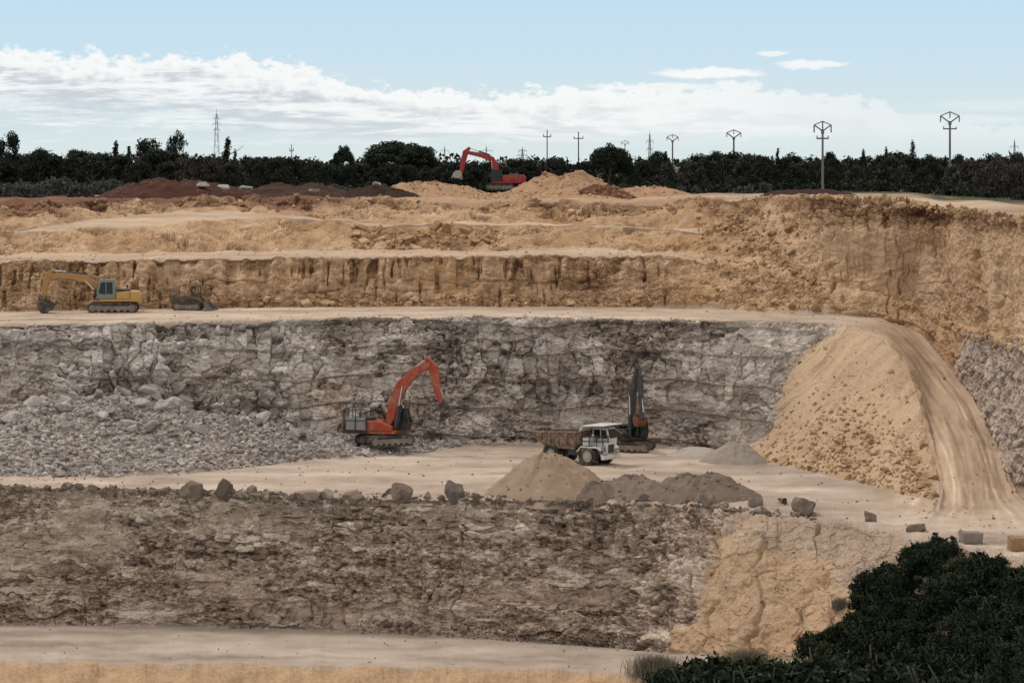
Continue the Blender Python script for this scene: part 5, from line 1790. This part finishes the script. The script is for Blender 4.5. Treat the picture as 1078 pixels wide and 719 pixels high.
rg = np.random.default_rng(77)
NT_ = 0
for row, (Ya, Yb, lo, hi) in enumerate(((478, 500, 158.5, 164), (448, 466, 160.5, 168), (428, 440, 166, 174))):
    px = -70.0
    while px < 1170:
        px += rg.uniform(13, 25) if row < 2 else rg.uniform(16, 34)
        Y = rg.uniform(Ya, Yb)
        ridge = float(np.interp(px, [-70, 100, 130, 200, 250, 300, 345, 380, 470, 560, 680, 720, 800, 880, 930, 1000, 1078], [158, 158.5, 157, 157.5, 161.5, 164, 166, 167, 166.5, 166, 165, 160.5, 161.5, 163.5, 161, 161.5, 162.5]))
        if px > 955:
            Y -= (px - 955) * .42
        kind = rg.choice(['oak', 'cypress', 'bare'], p=[.74, .10, .16] if px < 690 else [.60, .24, .16] if px < 880 else [.40, .22, .38] if row < 2 else [.25, .05, .70])
        top = ridge + rg.uniform(-1, 8) + (0, 1.5, 7)[row] - (2.5 if kind == 'cypress' and row == 0 else 0)
        if row == 2 and (px < 130 or 555 < px < 660):
            continue
        k = int(rg.integers(0, {'oak': 6, 'cypress': 3, 'bare': 4}[kind]))
        lab = {'oak': 'dark evergreen tree in the belt of wood behind the quarry', 'cypress': 'dark pointed tree in the belt of wood behind the quarry',
               'bare': 'grey-brown leafless tree in the belt of wood behind the quarry'}[kind]
        nm = {'oak': 'evergreen_tree', 'cypress': 'pointed_tree', 'bare': 'leafless_tree'}[kind]
        tree(kind, k, float(px), float(Y), float(top), lab, nm, group={'oak': 'evergreen trees of the wood', 'cypress': 'pointed trees of the wood', 'bare': 'leafless trees of the wood'}[kind],
             wf=float(rg.uniform(.85, 1.25)))
# the deep wood behind them, a mass
cl = []
for k in range(900):
    px, Y = rg.uniform(-340, 1420), rg.uniform(505, 560)
    g = plateau(px, Y)
    h_ = (CAMZ - (rg.uniform(165.5, 168) - HY) * Y / F) - g.z
    z = rg.uniform(.05, 1)
    s = rg.uniform(.9, 1.7)
    cl.append(((g.x, g.y, g.z + z * h_ * .92), (s * 1.4, s, s * .8)))
me = clumps_mesh('wood', cl, .55, 61, 46)
tag(link('wood', me, ML_DARK), 'dense dark wood filling the skyline behind the quarry', 'wood', None, 'stuff')
cl = []
for k in range(620):
    px = rg.uniform(-100, 1180)
    Y = rg.uniform(426, 446) - max(0, px - 955) * .42
    g = plateau(px, Y)
    s = rg.uniform(.6, 1.3)
    cl.append(((g.x, g.y, g.z + rg.uniform(.2, 1.1)), (s * 1.3, s, s * .9)))
me = clumps_mesh('undergrowth', cl, .34, 62, 60)
tag(link('undergrowth', me, ML_DARK), 'dark undergrowth along the foot of the wood', 'undergrowth', None, 'stuff')


def shrub_mesh(name, seed, n, Wd, H, leaf, mat, aspect=1.7, per=None):
    rg_ = np.random.default_rng(seed)
    cl = []
    for k in range(n):
        a, q, z = rg_.uniform(0, 6.28), rg_.uniform(0, 1) ** .6, rg_.uniform(.1, 1)
        rr = Wd * q * math.sqrt(max(.05, 1 - z * z * .75))
        s = rg_.uniform(.18, .36) * Wd
        cl.append(((math.cos(a) * rr, math.sin(a) * rr, z * H), (s, s, s * .75)))
    me = clumps_mesh(name, cl, leaf, seed, per, aspect)
    me.materials.append(mat)
    return me


def stem_mesh(seed, Wd, H):
    rr = random.Random(seed)
    bm = new_bm()
    for k in range(6):
        a = rr.uniform(0, 6.28)
        bm_tube(bm, (0, 0, -.3), (math.cos(a) * Wd * .6, math.sin(a) * Wd * .6, H * rr.uniform(.55, .9)), .05, 6, .02)
    me = bpy.data.meshes.new('stem')
    bm.to_mesh(me)
    bm.free()
    me.materials.append(M_BARK)
    return me


def shrub(name, loc, me_f, me_s, s, rz, label, group=None, cat='shrub'):
    r = empty(name, loc, rz, label, cat, group)
    r.scale = (s, s, s)
    link('foliage', me_f, None, r)
    link('stem', me_s, None, r)
    return r


SG = [shrub_mesh('foliage', 700 + i, 16, 1.8, 1.9, .24, ML_GREY) for i in range(3)]
SS = [stem_mesh(720 + i, 1.6, 1.8) for i in range(3)]
for i in range(26):
    px = -30 + i * 5.9 + rg.uniform(-3, 3)
    Y = rg.uniform(402, 424)
    shrub('scrub_bush', plateau(px, Y), SG[i % 3], SS[i % 3], float(rg.uniform(.75, 1.35)), float(rg.uniform(0, 6)),
          'grey-green scrub bush before the wood at the far left', 'grey scrub bushes on the far left')
for i in range(9):
    px = 336 + i * 6.2 + rg.uniform(-2, 2)
    Y = rg.uniform(402, 412)
    shrub('scrub_bush', plateau(px, Y), SG[i % 3], SS[i % 3], float(rg.uniform(.5, .85)), float(rg.uniform(0, 6)),
          'low grey scrub bush behind the blackish soil heap', 'grey scrub bushes behind the soil heap')
for i, (px, Y, s) in enumerate(((718, 402, .55), (732, 404, .5), (790, 398, .7), (803, 400, .75), (778, 402, .55))):
    shrub('scrub_bush', plateau(px, Y), SG[i % 3], SS[i % 3], s, i * 1.3,
          'low grey bush at the foot of the wood left of the red soil heap', 'low grey bushes left of the red heap')

# the thicket on the slope at the lower right
SB = [shrub_mesh('foliage', 740 + i, 34, 1.6, 1.35, .12, ML_BUSH, 2.2) for i in range(5)]
SBL = [shrub_mesh('foliage', 760 + i, 24, 1.3, 1.3, .13, ML_BUSHL, 1.9) for i in range(2)]
SBS = [stem_mesh(780 + i, 2.0, 1.95) for i in range(5)]


def thicket_top(px):
    return float(np.interp(px, [842, 866, 888, 914, 938, 966, 988, 1012, 1042, 1080, 1130, 1300], [688, 658, 634, 603, 583, 571, 565, 573, 587, 597, 604, 635]))


n = 0
tries = 0
while n < 185 and tries < 5000:
    tries += 1
    px = rg.uniform(838, 1150)
    py = rg.uniform(560, 740)
    s = float(rg.uniform(.7, 1.25))
    if py - s * 17 < thicket_top(px) or px - s * 14 < np.interp(py, [600, 640, 690], [902, 872, 838]):
        continue
    g = ground(px, min(py, 735), ('A1', 'C'))
    shrub('thicket_shrub', g - Vector((0, 0, .25)), SB[n % 5], SBS[n % 5], s, float(rg.uniform(0, 6)),
          'dark green shrub in the dense thicket at the lower right', 'shrubs of the dense thicket')
    n += 1
for i, (px, py, s) in enumerate(((1009, 612, .8), (905, 640, .7), (860, 695, .7), (870, 701, .8), (1012, 640, .7), (1060, 655, .8), (950, 640, .6), (985, 668, .7))):
    shrub('thicket_shrub', ground(px, py, ('A1', 'C')) + Vector((0, 0, .55)), SBL[i % 2], SBS[i], s, i * 1.1,
          'paler olive shrub topping the dense thicket', 'paler shrubs of the thicket') if i < 5 else None
# dark shrubs along the bottom edge, on the near bank
for i, px in enumerate(np.arange(704, 1130, 11.5)):
    py = 719 - 4 * math.sin(px * .09) + rg.uniform(-3, 8)
    if px < 735:
        py += 6
    c = int(np.argmin(np.abs(cols - px)))
    k_ = START['A0'] + int(rg.uniform(.6, .93) * NSEG['A0'])
    q = G1[k_, c]
    Y, zb = float(q[1]), float(q[2]) - .2
    top = CAMZ - (py - 15 - HY) * Y / F
    s = max(.55, min(3.2, (top - zb) / 1.5))
    shrub('bank_shrub', Vector((float(q[0]), Y, zb)), SB[i % 5], SBS[i % 5], s, float(rg.uniform(0, 6)),
          'dark shrub on the near bank along the bottom of the view', 'shrubs on the near bank')


# small plants near the thicket
def weed(name, px, py, s, label, cat='plant', group=None, mat=None, seg=('B', 'C')):
    g = ground(px, py, seg)
    me = shrub_mesh('foliage', 800 + int(px), 26, .55, 1.1, .09, mat or ML_WEED, 2.0)
    return shrub(name, g, me, stem_mesh(5, .5, .8), s, 0.3, label, group, cat)


weed('bush', 985, 580, .75, 'small pale bush at the upper edge of the thicket below the dark long rock')
weed('bush', 1003, 580, .65, 'narrow upright bush left of the pale cut block')
weed('dry_stalk', 826, 531, .45, 'small dry plant standing between the pale slab and the big round boulder')


# dry grass clumps at the end of the lower track
def tuft(px, py, Wd, H, n, label, seed):
    g = ground(px, py, ('A1', 'B'))
    rg_ = np.random.default_rng(seed)
    V, T = [], []
    for k in range(n):
        x, y = rg_.normal(0, Wd * .42), rg_.normal(0, Wd * .25)
        h_ = H * rg_.uniform(.55, 1.1)
        l = rg_.normal(0, .22, 2) * h_
        a = rg_.uniform(0, 3.14)
        w = np.array([math.cos(a), math.sin(a), 0]) * .022
        p0 = np.array([x, y, -.1])
        p1 = p0 + np.array([l[0] * .4, l[1] * .4, h_ * .6])
        p2 = p0 + np.array([l[0], l[1], h_])
        V += [p0 - w, p0 + w, p1 + w * .8, p1 - w * .8, p1 - w * .8, p1 + w * .8, p2 + w * .2, p2 - w * .2]
        T += [rg_.random()] * 8
    V = np.array(V)
    me = mesh_np('dry_grass_clump', V, np.arange(len(V)).reshape(-1, 4), False, {'tone': np.array(T)})
    o = link('dry_grass_clump', me, ML_DRY)
    o.location = g
    return tag(o, label, 'grass clump')


tuft(690, 711, 1.9, 1.6, 1500, 'dry grey grass clump left of the dark bank shrubs at the track end', 1)
tuft(786, 708, 1.9, 1.7, 1700, 'dry grey grass clump below the sandy slope, between dark shrubs', 2)
tuft(884, 640, .7, .9, 300, 'dry tuft on the sandy slope at the left edge of the thicket', 3)


# ------------------------------------------------------------------ poles and pylons
M_POLE = simple_mat('weathered_pole', (.16, .155, .15), .8)
M_LATT = simple_mat('galvanised_steel', (.30, .31, .32), .6, .3)
M_INS = simple_mat('insulator', (.08, .075, .07), .4)


def base_top(px, Y, top_py):
    g = plateau(px, Y)
    return g, CAMZ - (top_py - HY) * Y / F - g.z


def delta_pole(px, Y, top_py, head, label, arm=None, cross=False, th=.19):
    g, H = base_top(px, Y, top_py)
    r = empty('power_pole', g, .05, label, 'power pole', None)
    w = head * Y / F / 2
    apex, tip, fork = H, H - .42 * w, H - 1.15 * w
    bm = new_bm()
    bm_tube(bm, (0, 0, -.5), (0, 0, fork + .05), th * 1.15, 8, th * .8)
    done(bm, 'pole', M_POLE, r)
    bm = new_bm()
    bm_tube(bm, (0, 0, fork - .35), (0, 0, fork + .25), th * 1.35, 8)
    for s in (-1, 1):
        bm_tube(bm, (0, 0, fork), (s * w, 0, tip), th * .55, 6)
        bm_tube(bm, (s * w, 0, tip), (0, 0, apex), th * .42, 6)
    done(bm, 'delta_head', M_POLE, r)
    for x, z in ((-w, tip), (w, tip), (0, apex)):
        bm = new_bm()
        for k in range(4):
            bm_tube(bm, (x, 0, z - .1 - k * .22), (x, 0, z - .24 - k * .22), .12, 8, .08)
        bm_tube(bm, (x, 0, z), (x, 0, z - .95), .05, 6)
        done(bm, 'insulator', M_INS, r)
    if cross:
        bm = new_bm()
        z = fork - .9
        bm_box(bm, (0, 0, z), (w * 1.45, .16, .2), .02)
        for s in (-1, 0, 1):
            bm_tube(bm, (s * w * .66, 0, z), (s * w * .66, 0, z + .35), .07, 6)
        done(bm, 'crossarm', M_POLE, r)
    return r


delta_pole(866, 352, 128, 18, 'lone power pole with a delta head and crossarm rising from the red soil heap', cross=True, th=.15)
delta_pole(1000, 425, 118, 20, 'tallest delta-headed power pole, with crossarm, in the wood on the right', cross=True, th=.18)
delta_pole(772.5, 600, 137, 15, 'delta-headed power pole without crossarm between two others on the skyline', th=.22)
delta_pole(708, 720, 142, 12, 'small delta-headed power pole right of the lattice mast', th=.22)
delta_pole(658, 980, 148, 8, 'faint tiny delta-headed power pole above the low domed pine', th=.16)


def mast(px, Y, top_py, label, arms, foot=1.3, lattice=True, th=.07):
    """lattice tower: four legs, zigzag bracing, crossarms"""
    g, H = base_top(px, Y, top_py)
    r = empty('pylon', g, .35, label, 'pylon')
    wb, wt_ = foot, foot * .16
    f = lambda z: wb + (wt_ - wb) * min(1, z / (H * .92))
    bm = new_bm()
    for sx in (-1, 1):
        for sy in (-1, 1):
            bm_tube(bm, (sx * wb, sy * wb, -.3), (sx * wt_, sy * wt_, H * .93), th, 5)
    bm_tube(bm, (0, 0, H * .9), (0, 0, H), th, 5)
    n_ = 11
    for k in range(n_):
        z0, z1 = H * .92 * k / n_, H * .92 * (k + 1) / n_
        a, b = f(z0), f(z1)
        sg = 1 if k % 2 else -1
        for s in (-1, 1):
            bm_tube(bm, (sg * a, s * a, z0), (-sg * b, s * b, z1), th * .6, 4)
            bm_tube(bm, (s * a, sg * a, z0), (s * b, -sg * b, z1), th * .6, 4)
    done(bm, 'lattice_shaft', M_LATT, r)
    for zf, half in arms:
        z = H * zf
        bm = new_bm()
        for s in (-1, 1):
            bm_tube(bm, (0, 0, z), (s * half, 0, z + .1), th, 5)
            bm_tube(bm, (0, 0, z + .8), (s * half, 0, z + .1), th * .7, 4)
            bm_tube(bm, (s * half, 0, z + .1), (s * half, 0, z - .9), th * .8, 5)
        done(bm, 'crossarm', M_LATT, r)
    return r


mast(228, 1000, 115, 'tall pale lattice pylon rising from the wood on the left', ((.70, 1.2), (.78, 1.5), (.86, 1.2)), 1.25, th=.065)
mast(684, 900, 138, 'slim lattice pylon right of the low domed pine', ((.62, 1.0), (.78, 1.2)), .65, th=.075)
mast(1068, 1050, 146, 'slender lattice pylon with staggered arms at the far right', ((.60, 2.0), (.78, 1.8)), .65, th=.075)
mast(550, 1300, 155, 'tiny faint lattice pylon above the wood, right of the red boom', ((.70, 2.6), (.86, 2.0)), .9, th=.12)
mast(512, 1350, 153, 'tiny faint lattice pylon directly above the crimson boom', ((.80, 3.0),), .65, th=.075)
mast(468, 1350, 153, 'tiny faint lattice pylon left of the crimson boom', ((.80, 2.2),), .65, th=.075)
mast(391, 1000, 153, 'thin faint lattice mast between the two umbrella pines', ((.85, .8),), .5, th=.12)


def cross_pole(px, Y, top_py, label, th=.2, half=1.5, low=True):
    g, H = base_top(px, Y, top_py)
    r = empty('power_pole', g, .1, label, 'power pole')
    bm = new_bm()
    bm_tube(bm, (0, 0, -.5), (0, 0, H), th, 8, th * .65)
    done(bm, 'pole', M_POLE, r)
    bm = new_bm()
    z = H - 1.5
    bm_box(bm, (0, 0, z), (half * 2, .18, .22), .02)
    done(bm, 'crossarm', M_POLE, r)
    for s in (-1, 1):
        bm = new_bm()
        bm_tube(bm, (s * half * .9, 0, z), (s * half * .9, 0, z + .6), .09, 6)
        done(bm, 'insulator', M_INS, r)
    return r


cross_pole(576, 640, 137, 'straight power pole with small crossarm, left one of a pair over the red excavator', .17, .9)
cross_pole(609, 640, 139, 'straight power pole with wider crossarm, right one of a pair over the sandy heap', .19, 1.1)
cross_pole(307, 640, 152, 'short single pole with a small head alone above the wood on the left', .13, .45)
